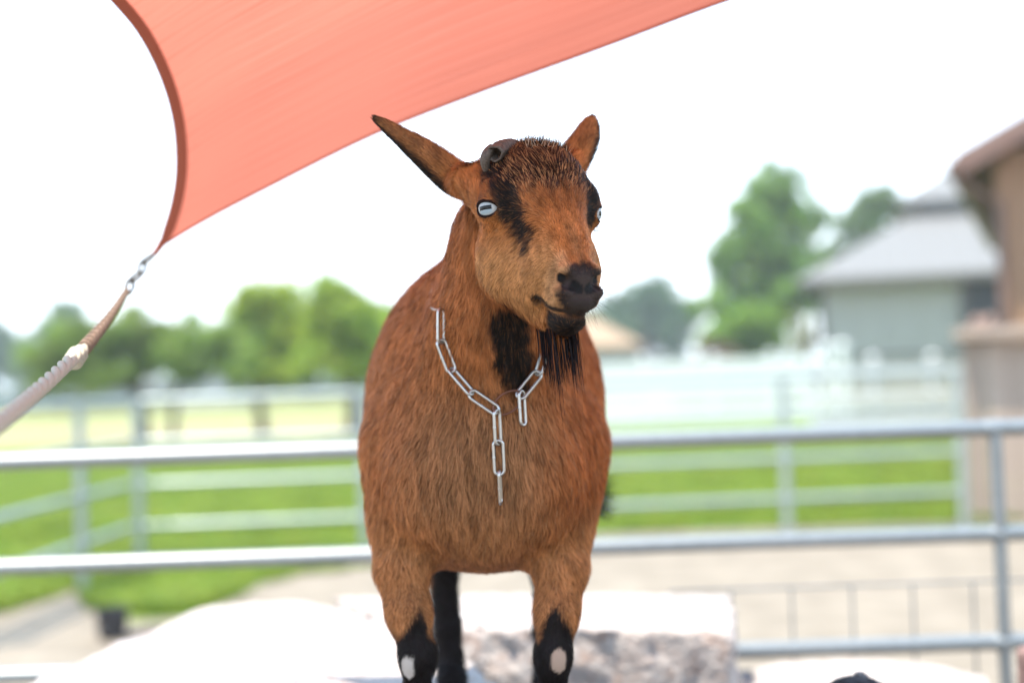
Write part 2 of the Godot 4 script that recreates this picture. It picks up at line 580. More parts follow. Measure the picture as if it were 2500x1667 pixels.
# colour of the coat at a point of the skin (linear), [colour, hair length, flow]
func coat_at(p: Vector3, n: Vector3, ear: int, along: float, edge: float) -> Array:
	var q := head_of(p)
	var black := Color(0.012, 0.0095, 0.0085)
	var c := Color(0.260, 0.087, 0.029)
	var length := 0.024
	var flow := Vector3(0, -1, -0.25)
	if ear >= 0:
		c = Color(0.27, 0.092, 0.026).lerp(Color(0.20, 0.075, 0.027), ss(0.1, 0.6, along))
		c = c.lerp(black, maxf((ss(0.0, 0.5, -edge) if ear == 0 else ss(0.55, 0.9, absf(edge))) * ss(0.0, 0.25, along), ss(0.86, 0.99, along) * 0.9))
		length = lerpf(0.009, 0.004, along)
		flow = ear_axes[ear]
		return [c, length, flow]
	# where the head ends and the neck begins
	var axis := (HY * -0.0 + Vector3(0, -0.1, -0.02)).normalized()
	var head := ss(-0.125, -0.075, q.y + q.z * 0.9) * ss(-0.075, -0.04, q.z + q.y * 0.12) 
	# body
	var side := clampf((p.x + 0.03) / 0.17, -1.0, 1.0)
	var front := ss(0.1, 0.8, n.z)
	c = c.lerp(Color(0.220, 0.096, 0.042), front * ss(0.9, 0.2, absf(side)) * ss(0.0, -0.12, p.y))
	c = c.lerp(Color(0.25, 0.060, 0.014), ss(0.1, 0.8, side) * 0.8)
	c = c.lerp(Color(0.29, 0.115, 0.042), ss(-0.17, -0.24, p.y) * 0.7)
	length = 0.019
	length = lerpf(length, 0.015, ss(-0.10, 0.0, p.y) * ss(-0.3, -0.2, p.z))
	flow = Vector3(n.x * 0.15, -1, -0.15 - 0.35 * absf(side) * ss(0.0, -0.3, p.z + 0.1))
	if p.y < -0.20 and p.z > -0.3:
		length = lerpf(0.018, 0.007, ss(-0.22, -0.32, p.y))
	# black lower legs
	if p.z > -0.33:
		var line := -0.352 + 0.038 * ss(0.35, 1.0, n.z) * ss(0.026, 0.0, absf(p.x - (-0.108 if p.x < 0 else 0.053))) + fur_noise.get_noise_3dv(p * 3.0) * 0.012
		c = c.lerp(black, ss(line + 0.012, line - 0.008, p.y))
	elif p.y < -0.15 and p.z < -0.39:
		var k := ss(-0.2, -0.25, p.y + absf(p.x + 0.03) * 0.3)
		if p.x < -0.03:
			k *= 1.0 - 0.9 * ss(-0.115, -0.125, p.x) * ss(-0.42, -0.33, p.y)
		c = c.lerp(black, maxf(k, ss(-0.22, -0.26, p.y) * ss(-0.128, -0.11, p.x)))
		length = 0.011
	if p.y < -0.495:
		length = 0.0
	# dark front of the throat
	var th := Vector3(p.x - 0.002 * 1.0, p.y, 0)
	var tc := Vector3(-0.0020, -0.0005, -0.0600)
	var td := Vector2((p.x - tc.x - (tc.y - p.y) * 0.12) / 0.025, (p.y - tc.y) / 0.056).length() + fur_noise.get_noise_3dv(p * 2.5) * 0.35 + fur_noise.get_noise_3dv(p * 9.0) * 0.35
	c = c.lerp(black, ss(1.15, 0.8, td) * ss(-0.16, -0.10, p.z))
	if head <= 0.0:
		return [c, length, flow]
	# head
	var hc := Color(0.27, 0.092, 0.027)
	var ax := absf(q.x)
	var s := signf(q.x)
	var nz := fur_noise.get_noise_3dv(p * 4.0)
	hc = hc.lerp(Color(0.34, 0.155, 0.058), ss(-0.02, -0.06, q.y) * ss(0.012, 0.028, ax) * 0.9)
	hc = hc.lerp(Color(0.30, 0.135, 0.055), ss(0.012, 0.0, ax) * ss(0.0, -0.05, q.y) * 0.6)
	hc = hc.lerp(Color(0.15, 0.050, 0.019), ss(-0.030, 0.012, q.y + nz * 0.01) * ss(0.050, 0.030, ax) * 0.6)
	# dark stripes from the horns past the inner eye corners to the nose
	var sd := minf(seg(Vector3(ax, q.y, q.z), Vector3(0.052, 0.040, 0.004), Vector3(0.049, 0.0, 0.026)), seg(Vector3(ax, q.y, q.z), Vector3(0.049, 0.0, 0.026), Vector3(0.029, -0.060, 0.056)))
	var wdt := lerpf(0.0065, 0.0185, ss(-0.062, 0.015, q.y))
	hc = hc.lerp(black, ss(wdt + 0.006, wdt - 0.006, sd + nz * 0.010 + fur_noise.get_noise_3dv(p * 14.0) * 0.007) * ss(-0.070, -0.050, q.y))
	# dark mottled poll
	var poll := ss(0.002, 0.028, q.y + nz * 0.014) * ss(0.060, 0.046, ax)
	hc = hc.lerp(black, clampf(poll * (0.80 + 0.9 * fur_noise.get_noise_3dv(p * 7.0 + Vector3(3, 1, 7))), 0.0, 0.92))
	# a pale whorl at the crown
	hc = hc.lerp(Color(0.42, 0.33, 0.25), ss(0.013, 0.004, Vector2(q.x - 0.008, q.z - 0.008).length()) * ss(0.048, 0.056, q.y) * 0.8)
	# muzzle, lips and chin
	var md := ((q - Vector3(0, -0.0985, 0.102)) * Vector3(1, 0.8, 1)).length()
	var lip := minf(seg(Vector3(ax, q.y, q.z), Vector3(0.032, -0.099, 0.058), Vector3(0.023, -0.117, 0.083)), seg(Vector3(ax, q.y, q.z), Vector3(0.023, -0.117, 0.083), Vector3(0.0, -0.122, 0.101)))
	hc = hc.lerp(Color(0.34, 0.17, 0.075), ss(0.046, 0.034, md) * ss(0.008, 0.018, ax))
	hc = hc.lerp(Color(0.024, 0.0165, 0.0145), maxf(ss(0.029, 0.022, md + nz * 0.006), ss(0.0085, 0.0045, lip)))
	hc = hc.lerp(black, ss(-0.114, -0.122, q.y - (0.07 - q.z) * 0.35) * ss(0.050, 0.062, q.z))
	var pad := ss(0.024, 0.017, md)
	hc = hc.lerp(Color(0.040, 0.028, 0.0255), pad * ss(-0.112, -0.100, q.y) * 0.8)
	var nos := minf(seg(Vector3(ax, q.y, q.z), Vector3(0.0218, -0.0815, 0.0940), Vector3(0.0175, -0.0870, 0.1010)), seg(Vector3(ax, q.y, q.z), Vector3(0.0175, -0.0870, 0.1010), Vector3(0.0060, -0.0935, 0.1075)) - 0.001)
	hc = hc.lerp(Color(0.006, 0.004, 0.004), ss(0.0060, 0.0046, nos))
	# about the eyes
	for e: float in [-1.0, 1.0]:
		var ed := (q - Vector3(EYE_X * e, EYE_Y, EYE_F)).length()
		hc = hc.lerp(Color(0.10, 0.035, 0.014), ss(0.022, 0.015, ed) * ss(-0.002, 0.008, q.y) * 0.8)
		hc = hc.lerp(Color(0.03, 0.016, 0.012), ss(0.0165, 0.0145, ed) * 0.8)
	c = c.lerp(hc, head)
	var hl := 0.0085
	hl = lerpf(hl, 0.017, ss(0.022, 0.050, q.y))
	hl = lerpf(hl, 0.013, ss(-0.05, -0.09, q.y) * ss(0.055, 0.03, q.z))
	hl = lerpf(hl, 0.0048, ss(0.05, 0.075, q.z))
	hl = lerpf(hl, 0.0022, ss(0.030, 0.022, md))
	if ss(0.0055, 0.0035, lip) > 0.5 or nos < 0.0072 or (md < 0.0165 and q.y > -0.115): hl = 0.0
	if q.y < -0.119 and q.z > 0.05 and hl > 0.0: hl = 0.006
	for e: float in [-1.0, 1.0]:
		var ed := (q - Vector3(EYE_X * e, EYE_Y, EYE_F)).length()
		hl = lerpf(0.003, hl, ss(0.0155, 0.026, ed))
	length = lerpf(length, hl, head)
	var up := (HF * -0.55 + HY * 0.80 + HX * s * 0.35 * ss(0.0, 0.03, ax)).normalized()
	var back := (HF * -0.62 + HY * -0.62 + HX * s * 0.12).normalized()
	var hf := up.lerp(back, ss(0.010, -0.040, q.y - ax * 0.2) * ss(0.014, 0.030, ax))
	hf = hf.lerp(HX * s * 0.4 + HF * 0.25 + HY * 0.85, ss(0.035, 0.055, q.y) * 0.8)
	if q.y < -0.085 and q.z < 0.06:
		hf = (HF * -0.3 - HY).normalized()
	flow = flow.normalized().lerp(hf, head)
	return [c, length, flow]

func build_goat() -> void:
	fur_noise.seed = 5
	fur_noise.frequency = 14.0
	fur_noise.fractal_octaves = 3
	body = goat_field()
	var goat := thing("goat", "red-brown goat with pale blue eyes and chain round its neck standing on the stone block", "goat")
	var gb := Basis.from_euler(Vector3(0.0287, 0, -0.034))
	goat.transform = Transform3D(gb, Vector3(0, 1.35, 0) + gb * (BASE - Vector3(0, 0, 1.4)))
	# body below the plane, head above it with finer cells
	var lo := Vector3(-0.26, -0.60, -0.86)
	var cut: float = -0.045
	var low := body.nets(lo, Vector3(0.22, 0.17, 0.06), 0.0045)
	var hlo := Vector3(-0.17, cut - 0.0024, -0.165)
	var hhi := Vector3(0.17, 0.26, 0.14)
	var high := body.nets(hlo, hhi, 0.0024)
	var inner := AABB(hlo, hhi - hlo).grow(-0.007)
	var lv: PackedVector3Array = low[0]
	var li: PackedInt32Array = low[1]
	var kept := PackedInt32Array()
	for i in range(0, li.size(), 3):
		if not inner.has_point((lv[li[i]] + lv[li[i + 1]] + lv[li[i + 2]]) / 3.0):
			kept.append(li[i]); kept.append(li[i + 1]); kept.append(li[i + 2])
	low[1] = kept
	print("body ", low[0].size(), " head ", high[0].size())
	# sink the eyeballs: skin near them is pressed inwards
	var hv: PackedVector3Array = high[0]
	var hn: PackedVector3Array = high[2]
	for s: float in [-1.0, 1.0]:
		var c := hp(EYE_X * s, EYE_Y, EYE_F)
		var g := eye_dir(s)
		for i in hv.size():
			var d := hv[i] - c
			if d.length() < 0.03 and d.dot(g) > 0.0:
				hv[i] -= g * maxf(0.0, d.dot(g) - EYE_R * 0.4) * ss(1.10, 0.92, lid_share(d, g, s))
	high[0] = hv
	# ears
	var ears := [
		ear_shape([Vector3(-0.0451, 0.1744, -0.0500), Vector3(-0.0662, 0.1837, -0.0450), Vector3(-0.0940, 0.2062, -0.0400), Vector3(-0.1231, 0.2285, -0.0350), Vector3(-0.1559, 0.2517, -0.0300)], [0.018, 0.0200, 0.0200, 0.0185, 0.0158, 0.0118, 0.0075, 0.0022], Vector3(0.55, 0.75, 0.25), Vector3(0.1, -0.55, -0.8), 1.15),
		ear_shape([Vector3(0.0603, 0.1879, -0.0700), Vector3(0.0683, 0.2119, -0.0800), Vector3(0.0784, 0.2353, -0.0900), Vector3(0.0871, 0.2522, -0.1000), Vector3(0.0950, 0.2684, -0.1100)], [0.0160, 0.0185, 0.0195, 0.0190, 0.0175, 0.0125, 0.0020], Vector3(0.93, 0.35, 0.1), Vector3(0.35, -0.1, -0.9), 1.1),
	]
	ear_axes = [(Vector3(-0.1559, 0.2517, -0.0300) - Vector3(-0.0662, 0.1837, -0.0450)).normalized(), (Vector3(0.0986, 0.2689, -0.1100) - Vector3(0.0718, 0.2119, -0.0800)).normalized()]
	# one mesh of all
	var v := PackedVector3Array()
	var n := PackedVector3Array()
	var ix := PackedInt32Array()
	var cl := PackedColorArray()
	var which := PackedInt32Array()
	var fur_c := PackedColorArray()
	var fur_l := PackedFloat32Array()
	var fur_f := PackedVector3Array()
	for k in 4:
		var part: Array = [low, high, ears[0], ears[1]][k]
		var pv: PackedVector3Array = part[0]
		var pn: PackedVector3Array = part[2]
		var pi: PackedInt32Array = part[1]
		var o := v.size()
		for i in pv.size():
			v.append(pv[i] - BASE)
			n.append(pn[i])
			var along := float((i / 34)) / 39.0
			var edge := float(i % 17) / 8.0 - 1.0
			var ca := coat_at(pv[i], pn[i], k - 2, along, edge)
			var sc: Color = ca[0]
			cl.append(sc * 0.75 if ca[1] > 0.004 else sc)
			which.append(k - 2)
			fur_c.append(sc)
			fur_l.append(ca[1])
			fur_f.append(ca[2])
		for i in pi:
			ix.append(i + o)
	# bare pads on the knees
	for i in v.size():
		var p := v[i] + BASE
		if p.y < -0.33 and p.y > -0.42 and p.z > -0.16 and n[i].z > 0.1:
			var d0 := Vector2((p.x - (Vector3(-0.1228, -0.3850, -0.1100)).x) / 0.0085, (p.y - (Vector3(-0.1228, -0.3850, -0.1100)).y) / 0.0150).length()
			var d1 := Vector2((p.x - (Vector3(0.0552, -0.3757, -0.1100)).x) / 0.0095, (p.y - (Vector3(0.0552, -0.3757, -0.1100)).y) / 0.0155).length()
			if d0 < 1.0: cl[i] = Color(0.42, 0.38, 0.33)
			if d1 < 1.0: cl[i] = Color(0.34, 0.24, 0.18)
	var skin := mat(Color.WHITE, 0.75)
	skin.vertex_color_use_as_albedo = true
	skin.metallic_specular = 0.35
	skin.normal_enabled = true
	skin.normal_texture = noise_tex(36, 0.05, Color.BLACK, Color.WHITE, 256, 4, true, 6.0)
	skin.normal_scale = 0.7
	skin.uv1_triplanar = true
	skin.uv1_scale = Vector3(28, 28, 28)
	put(arr_mesh(v, n, ix, cl), "body", skin, goat)
	plain_body = arr_mesh(v, n, ix.slice(0, low[1].size() + high[1].size()))
	goat_coat(goat, v, n, ix, which, fur_c, fur_l, fur_f)
	goat_eyes(goat)
	goat_horn(goat)
	goat_beard(goat)
	goat_chain()
	second_goat(goat)

var hv_ := PackedVector3Array()
var hn_ := PackedVector3Array()
var hc_ := PackedColorArray()
var hi_ := PackedInt32Array()

# one hair as a bent, tapering blade of three faces
func hair(p: Vector3, along: Vector3, lift: Vector3, side: Vector3, length: float, width: float, nrm: Vector3, c0: Color, c1: Color, droop := 0.55) -> void:
	var k := hv_.size()
	if along.cross(side).dot(nrm) < 0.0:
		side = -side
	var d0 := (along * (1.0 - droop * 0.5) + lift * droop).normalized()
	var d1 := (along + lift * droop * 0.25).normalized()
	var m := p + d0 * length * 0.45
	var t := m + d1 * length * 0.55
	var w := side * width * 0.5
	hv_.append(p - w); hv_.append(p + w); hv_.append(m - w * 0.8); hv_.append(m + w * 0.8); hv_.append(t)
	for i in 5: hn_.append(nrm)
	hc_.append(c0); hc_.append(c0)
	var cm := c0.lerp(c1, 0.6)
	hc_.append(cm); hc_.append(cm); hc_.append(c1)
	hi_.append(k); hi_.append(k + 1); hi_.append(k + 3)
	hi_.append(k); hi_.append(k + 3); hi_.append(k + 2)
	hi_.append(k + 2); hi_.append(k + 3); hi_.append(k + 4)

func hair_start() -> void:
	hv_ = PackedVector3Array(); hn_ = PackedVector3Array(); hc_ = PackedColorArray(); hi_ = PackedInt32Array()

func hair_mesh(called: String, parent: Node, m: Material) -> void:
	var o := put(arr_mesh(hv_, hn_, hi_, hc_), called, m, parent)
	o.set_meta("kind", "stuff")

var hair_mat: StandardMaterial3D
var plain_body: ArrayMesh
var plain_coat: ArrayMesh

func goat_coat(goat: Node3D, v: PackedVector3Array, n: PackedVector3Array, ix: PackedInt32Array, which: PackedInt32Array, fur_c: PackedColorArray, fur_l: PackedFloat32Array, fur_f: PackedVector3Array) -> void:
	hair_mat = mat(Color.WHITE, 0.55)
	hair_mat.vertex_color_use_as_albedo = true
	hair_mat.metallic_specular = 0.2
	hair_start()
	rng.seed = 77
	var clump := FastNoiseLite.new()
	clump.seed = 9
	clump.frequency = 60.0
	clump.fractal_octaves = 2
	var head_start := -1
	var knee0 := Vector3(-0.1228, -0.3850, -0.1100)
	var knee1 := Vector3(0.0552, -0.3757, -0.1100)
	for i in range(0, ix.size(), 3):
		var a := v[ix[i]]
		var b := v[ix[i + 1]]
		var c := v[ix[i + 2]]
		var area := (b - a).cross(c - a).length() * 0.5
		var ctr := (a + b + c) / 3.0 + BASE
		var nn := (n[ix[i]] + n[ix[i + 1]] + n[ix[i + 2]]).normalized()
		var ear := which[ix[i]]
		if ear == -1 and head_start < 0:
			head_start = hv_.size() / 5
		if ear >= 0 and plain_coat == null:
			var hi2 := PackedInt32Array()
			for k in range(head_start * 9, hi_.size()): hi2.append(hi_[k] - head_start * 5)
			plain_coat = arr_mesh(hv_.slice(head_start * 5), hn_.slice(head_start * 5), hi2)
		var q := head_of(ctr)
		var headish := ctr.y > -0.05 and q.z > -0.09
		var seen := nn.z > -0.45 and ctr.z > -0.45
		var dens := 340000.0
		if ear >= 0: dens = 900000.0
		elif headish: dens = 1400000.0 if q.y > -0.06 or q.z > 0.02 else 900000.0
		elif not seen: dens = 70000.0
		elif ctr.y < -0.27: dens = 420000.0
		var cnt := int(area * dens + rng.randf())
		if cnt == 0:
			continue
		for h in cnt:
			var u := rng.randf()
			var w := rng.randf()
			if u + w > 1.0:
				u = 1.0 - u; w = 1.0 - w
			var p := a + (b - a) * u + (c - a) * w
			var pg := p + BASE
			var i0 := ix[i]
			var i1 := ix[i + 1]
			var i2 := ix[i + 2]
			var pick := rng.randf()
			var hue := fur_c[i0] if pick < 1.0 - u - w else (fur_c[i1] if pick < 1.0 - w else fur_c[i2])
			hue *= Color(1.72, 1.84, 1.90)
			var length := fur_l[i0] * (1.0 - u - w) + fur_l[i1] * u + fur_l[i2] * w
			if length <= 0.0005:
				continue
			if pg.y < -0.33 and pg.z > -0.16:
				if Vector2((pg.x - knee0.x) / 0.0085, (pg.y - knee0.y) / 0.0150).length() < 1.05 and nn.z > 0.1: continue
				if Vector2((pg.x - knee1.x) / 0.0095, (pg.y - knee1.y) / 0.0155).length() < 1.05 and nn.z > 0.1: continue
			var eye := false
			for s: float in ([-1.0, 1.0] if headish else []):
				var d := pg - hp(EYE_X * s, EYE_Y, EYE_F)
				if d.length() < 0.03:
					var g := eye_dir(s)
					if d.dot(g) > 0.0 and lid_share(d, g, s) < 1.16: eye = true
			if eye: continue
			var flow := fur_f[i0]
			var c1: float = clump.get_noise_3dv(pg * Vector3(1, 0.45, 1))
			var c3: float = clump.get_noise_3dv(pg * Vector3(0.9, 0.16, 0.9) + Vector3(3, 8, 1)) if not headish else c1
			var c2: float = clump.get_noise_3dv(pg * Vector3(1, 0.45, 1) + Vector3(7, 3, 5))
			flow = flow.normalized() + Vector3(c1, 0.2 * c2, c2) * 0.55 + Vector3(rnd(-1, 1), rnd(-1, 1), rnd(-1, 1)) * 0.16
			flow = (flow - nn * flow.dot(nn)).normalized()
			var lift := 0.30 + 0.25 * rng.randf() + 0.15 * c2
			if ear >= 0: lift = 0.2
			if length < 0.006: lift = 0.35
			if headish and q.y > 0.030: lift = 0.35 + 0.3 * rng.randf()
			var side := flow.cross(nn).rotated(flow, rnd(-0.7, 0.7))
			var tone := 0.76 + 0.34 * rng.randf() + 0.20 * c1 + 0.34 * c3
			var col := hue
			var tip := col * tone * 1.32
			var crown := ss(0.006, 0.03, q.y) * ss(0.06, 0.045, absf(q.x)) if headish else 0.0
			if crown > 0.0 and rng.randf() < crown * 0.26:
				tip = Color(0.40, 0.20, 0.09) * tone
			elif crown > 0.0 and rng.randf() < crown * 0.72:
				tip = Color(0.012, 0.009, 0.008)
			elif rng.randf() < 0.16:
				tip = tip.lerp(Color(0.02, 0.014, 0.012), 0.7)
			elif col.r < 0.06 and nn.z > 0.0 and pg.y > -0.25 and rng.randf() < 0.13:
				tip = Color(0.22, 0.10, 0.04) * tone
			elif rng.randf() < 0.10 and col.r > 0.1:
				tip = tip.lerp(Color(0.5, 0.3, 0.15), 0.5)
			var width := 0.0006
			if crown > 0.25: col = col.lerp(tip, 0.6)
			if headish or ear >= 0: width = 0.00048
			elif not seen: width = 0.0022
			else: width = 0.00072
			if crown > 0.25: width = 0.0010
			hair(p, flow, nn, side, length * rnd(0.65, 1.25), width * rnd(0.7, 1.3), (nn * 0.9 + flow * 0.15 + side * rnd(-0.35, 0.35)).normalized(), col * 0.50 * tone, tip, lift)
	# black tufts behind the right flank
	for k in 420:
		var p0 := Vector3(0.1138, -0.2238, -0.4500) + Vector3(rnd(-0.012, 0.016), rnd(-0.028, 0.028), rnd(-0.02, 0.02))
		hair(p0 - BASE, Vector3(0.75, rnd(-0.3, 0.35), -0.2).normalized(), Vector3(0, -0.6, 0), Vector3(0, 0.6, 0.8), rnd(0.018, 0.04), 0.0011, Vector3(0.6, 0.2, 0.7).normalized(), Color(0.01, 0.008, 0.008), Color(0.015, 0.012, 0.01), 0.3)
	for k in 700:
		var src := body.onto(hp(rnd(-0.026, 0.034), 0.062, rnd(-0.020, 0.022)))
		var up := (HY * 0.8 + HF * rnd(-0.5, 0.35) + HX * rnd(-0.55, 0.55)).normalized()
		var tc: Color = [Color(0.012, 0.009, 0.008), Color(0.02, 0.013, 0.01), Color(0.30, 0.13, 0.05), Color(0.42, 0.30, 0.20)][[0, 1, 2, 0, 3, 1][k % 6]]
		hair(src - BASE, up, HF * 0.5, (HX + HF * rnd(-0.6, 0.6)).normalized(), rnd(0.010, 0.021), 0.0009, (HF + HY * 0.6).normalized(), tc * 0.7, tc * 1.1, 0.5)
	# whiskers of the lips and chin, long hairs of the brow and lashes
	for k in 46:
		var s := -1.0 if k % 3 == 0 else 1.0
		var src := body.onto(hp(rnd(0.004, 0.022) * s, rnd(-0.122, -0.088), rnd(0.075, 0.10)))
		var gn := body.grad(src, body.all())
		hair(src - BASE, (gn + HY * -0.35 + Vector3(rnd(-0.3, 0.3), rnd(-0.3, 0.2), 0)).normalized(), Vector3(0, -0.4, 0), Vector3(0.3, 0.8, 0.3).normalized(), rnd(0.012, 0.032), 0.00032, gn, Color(0.02, 0.015, 0.013), Color(0.05, 0.04, 0.03), 0.25)
	for k in 26:
		var src := body.onto(hp(0.058, rnd(0.008, 0.03), rnd(-0.01, 0.02)))
		hair(src - BASE, Vector3(0.8, rnd(0.1, 0.9), rnd(-0.2, 0.4)).normalized(), Vector3(0, 0.5, 0), Vector3(0, 0.3, 1).normalized(), rnd(0.012, 0.045), 0.00034, Vector3(0, 0, 1), Color(0.05, 0.03, 0.02), Color(0.12, 0.09, 0.07), 0.3)
	for k in 22:
		var src := body.onto(hp(0.060, rnd(-0.016, -0.004), rnd(-0.004, 0.014)))
		hair(src - BASE, Vector3(0.9, rnd(-0.35, 0.05), 0.1).normalized(), Vector3(0, -0.5, 0), Vector3(0, 1, 0.3).normalized(), rnd(0.012, 0.03), 0.0003, Vector3(0, 0, 1), Color(0.05, 0.04, 0.035), Color(0.14, 0.11, 0.09), 0.3)
	print("hairs ", hv_.size() / 5)
	hair_mesh("coat", goat, hair_mat)

func goat_eyes(goat: Node3D) -> void:
	var em := mat(Color.WHITE, 0.22)
	em.metallic_specular = 0.3
	em.vertex_color_use_as_albedo = true
	em.clearcoat_enabled = true
	em.clearcoat = 0.12
	em.clearcoat_roughness = 0.05
	var lid := mat(lin(0.016, 0.009, 0.008), 0.75)
	lid.metallic_specular = 0.15
	for s: float in [-1.0, 1.0]:
		var c := hp(EYE_X * s, EYE_Y, EYE_F)
		var g := eye_dir(s)
		var u := (HF * 0.83 - HX * 0.55 * s)
		u = (u - g * u.dot(g)).normalized()
		u = (u + HY * -0.0).normalized()
		var w := u.cross(g).normalized()
		if w.y < 0: w = -w
		# the slit tilts a little
		var us := (u * (1.0 if s < 0 else -1.0) + w * 0.13).normalized()
		us = (u * cos(0.12) + w * sin(0.12) * (1.0 if s < 0 else -1.0)).normalized()
		var ws := (w * cos(0.12) - u * sin(0.12) * (1.0 if s < 0 else -1.0)).normalized()
		var sh := Shape.new()
		var na := 120
		var nr := 60
		for i in nr + 1:
			var th := float(i) / nr * 1.75
			for j in na:
				var ph := TAU * j / na
				var d := g * cos(th) + (us * cos(ph) + ws * sin(ph)) * sin(th)
				sh.v.append(c + d * EYE_R - BASE)
				var x := d.dot(us) * EYE_R
				var y := d.dot(ws) * EYE_R + 0.0007
				var col := Color(0.33, 0.39, 0.41)
				var rr := Vector2(x, y).length()
				col = col.lerp(Color(0.36, 0.365, 0.35), ss(0.006, 0.009, rr))
				col = col.lerp(Color(0.23, 0.32, 0.38), ss(0.0048, 0.0030, absf(y + 0.0022)) * ss(0.0088, 0.006, absf(x)) * 0.6)
				var pup := maxf(absf(x) / 0.0076, absf(y) / 0.0023)
				col = col.lerp(Color(0.004, 0.005, 0.007), ss(1.06, 0.94, pup))
				sh.cl.append(col)
		for i in nr:
			for j in na:
				var a := i * na + j
				var b := i * na + (j + 1) % na
				sh.ix.append_array([a, b, a + na, b, b + na, a + na])
		put(sh.mesh(), "eye", em, goat)
		# the rim of the lids: an almond lying on the eyeball
		var rim := Shape.new()
		var pts := PackedVector3Array()
		var rr2 := PackedFloat32Array()
		for j in 48:
			var ph := TAU * j / 48.0
			var ex := cos(ph) * 0.0124
			var ey := sin(ph) * (0.0066 if sin(ph) > 0 else 0.0094)
			var off := u * ex + w * ey
			var dd := (g * sqrt(maxf(1e-6, EYE_R * EYE_R - off.length_squared())) + off)
			pts.append(c + dd * 1.06 - BASE)
			rr2.append(0.0014 if sin(ph) < 0.2 else 0.0019)
		rim.tube(pts, rr2, 8, true)
		put(rim.mesh(), "eyelid", lid, goat)

func goat_horn(goat: Node3D) -> void:
	var hm := noisy(31, 0.02, lin(0.028, 0.020, 0.016), lin(0.135, 0.105, 0.080), Vector3(30, 30, 30), 0.55, 5.0)
	# a stub bent over to the side, broken open at its end
	var sh := Shape.new()
	var c := curve3([Vector3(0.0136, 0.1980, -0.0200), Vector3(0.0077, 0.2085, -0.0120), Vector3(-0.0010, 0.2123, -0.0020), Vector3(-0.0105, 0.2095, 0.0100), Vector3(-0.0183, 0.2032, 0.0240)], 48)
	var r := radii([0.0090, 0.0100, 0.0102, 0.0108, 0.0108], 48)
	var rows: Array = []
	var side := Vector3.UP
	for i in 48:
		var t := (c[mini(i + 1, 47)] - c[maxi(i - 1, 0)]).normalized()
		side = (side - t * side.dot(t)).normalized()
		rows.append([c[i], side, t.cross(side), r[i] * (1.0 + 0.035 * sin(i * 1.5))])
	var last: Array = rows[47]
	var tip := (c[47] - c[44]).normalized()
	for k in 8:
		var f: float = [0.92, 0.80, 0.68, 0.62, 0.58, 0.54, 0.48, 0.02][k]
		var dep: float = [0.0016, 0.0020, 0.0010, -0.003, -0.007, -0.011, -0.014, -0.015][k]
		rows.append([last[0] + tip * dep, last[1], last[2], last[3] * f])
	for i in rows.size():
		for j in 28:
			var a := TAU * j / 28.0
			var wob := 1.0 + 0.07 * sin(a * 3.0 + i * 0.11) + 0.04 * sin(a * 7.0)
			var sq := 0.86 if i > 40 else 1.0
			sh.v.append(rows[i][0] + (rows[i][1] * cos(a) * sq + rows[i][2] * sin(a)) * rows[i][3] * wob - BASE)
	for i in rows.size() - 1:
		for j in 28:
			var a := i * 28 + j
			var b := i * 28 + (j + 1) % 28
			sh.ix.append_array([a, a + 28, b, b, a + 28, b + 28])
	var horn := put(sh.mesh(), "horn", hm, goat)
	# the worn lip that curls down on the outside
	var lip := Shape.new()
	var lc := curve3([Vector3(-0.0213, 0.2110, 0.0160), Vector3(-0.0269, 0.2037, 0.0200), Vector3(-0.0293, 0.1955, 0.0180), Vector3(-0.0279, 0.1857, 0.0140)], 20)
	var lr := radii([0.0045, 0.0058, 0.0058, 0.0035], 20)
	for i in lc.size(): lc[i] -= BASE
	lip.tube(lc, lr, 14)
	put(lip.mesh(), "horn_lip", hm, horn)

func goat_beard(goat: Node3D) -> void:
	hair_start()
	rng.seed = 41
	for k in 760:
		var t := rng.randf()
		var root := body.onto(hp(rnd(-0.014, 0.014), -0.128, lerpf(0.012, 0.060, t)))
		var lock := floorf(rng.randf() * 6.0)
		var length := lerpf(0.045, 0.068, fmod(lock * 0.37, 1.0)) * rnd(0.6, 1.1)
		length *= 0.55 + 0.75 * sin(fmod(lock * 0.61, 1.0) * 3.0)
		if k % 50 == 0: length *= 1.7
		var dir := Vector3(0.10 + 0.07 * sin(lock * 2.4) + rnd(-0.04, 0.04), -1, 0.02 + 0.06 * cos(lock * 3.1))
		var col := Color(0.012, 0.009, 0.008)
		if rng.randf() < 0.22: col = Color(0.17, 0.055, 0.018)
		hair(root - BASE, dir.normalized(), Vector3(0.15, -0.4, 0.35), Vector3(0.85, 0, rnd(-0.6, 0.6)).normalized(), length, 0.0010, Vector3(rnd(-0.5, 0.5), 0.3, 0.8).normalized(), col, col * 1.3, 0.35)
	hair_mesh("beard", goat, hair_mat)

# one long welded link: a wire bent to a stadium, from p to q, its flat side turned by the normal
func link_mesh(length: float, half_width: float, wire: float) -> ArrayMesh:
	var sh := Shape.new()
	var pts := PackedVector3Array()
	var rr := PackedFloat32Array()
	var st := length * 0.5 - half_width
	for i in 40:
		var a := TAU * i / 40.0
		var p := Vector3(cos(a) * half_width, sin(a) * half_width, 0)
		p.y += st * signf(sin(a)) if absf(sin(a)) > 0.01 else 0.0
		pts.append(p)
		rr.append(wire)
	sh.tube(pts, rr, 10, true)
	# the weld bead half way along one side
	var ring := Shape.new()
	sh.tube(PackedVector3Array([Vector3(-half_width, -0.0016, 0), Vector3(-half_width, 0, 0), Vector3(-half_width, 0.0016, 0)]), PackedFloat32Array([wire * 0.9, wire * 1.28, wire * 0.9]), 10)
	return sh.mesh()

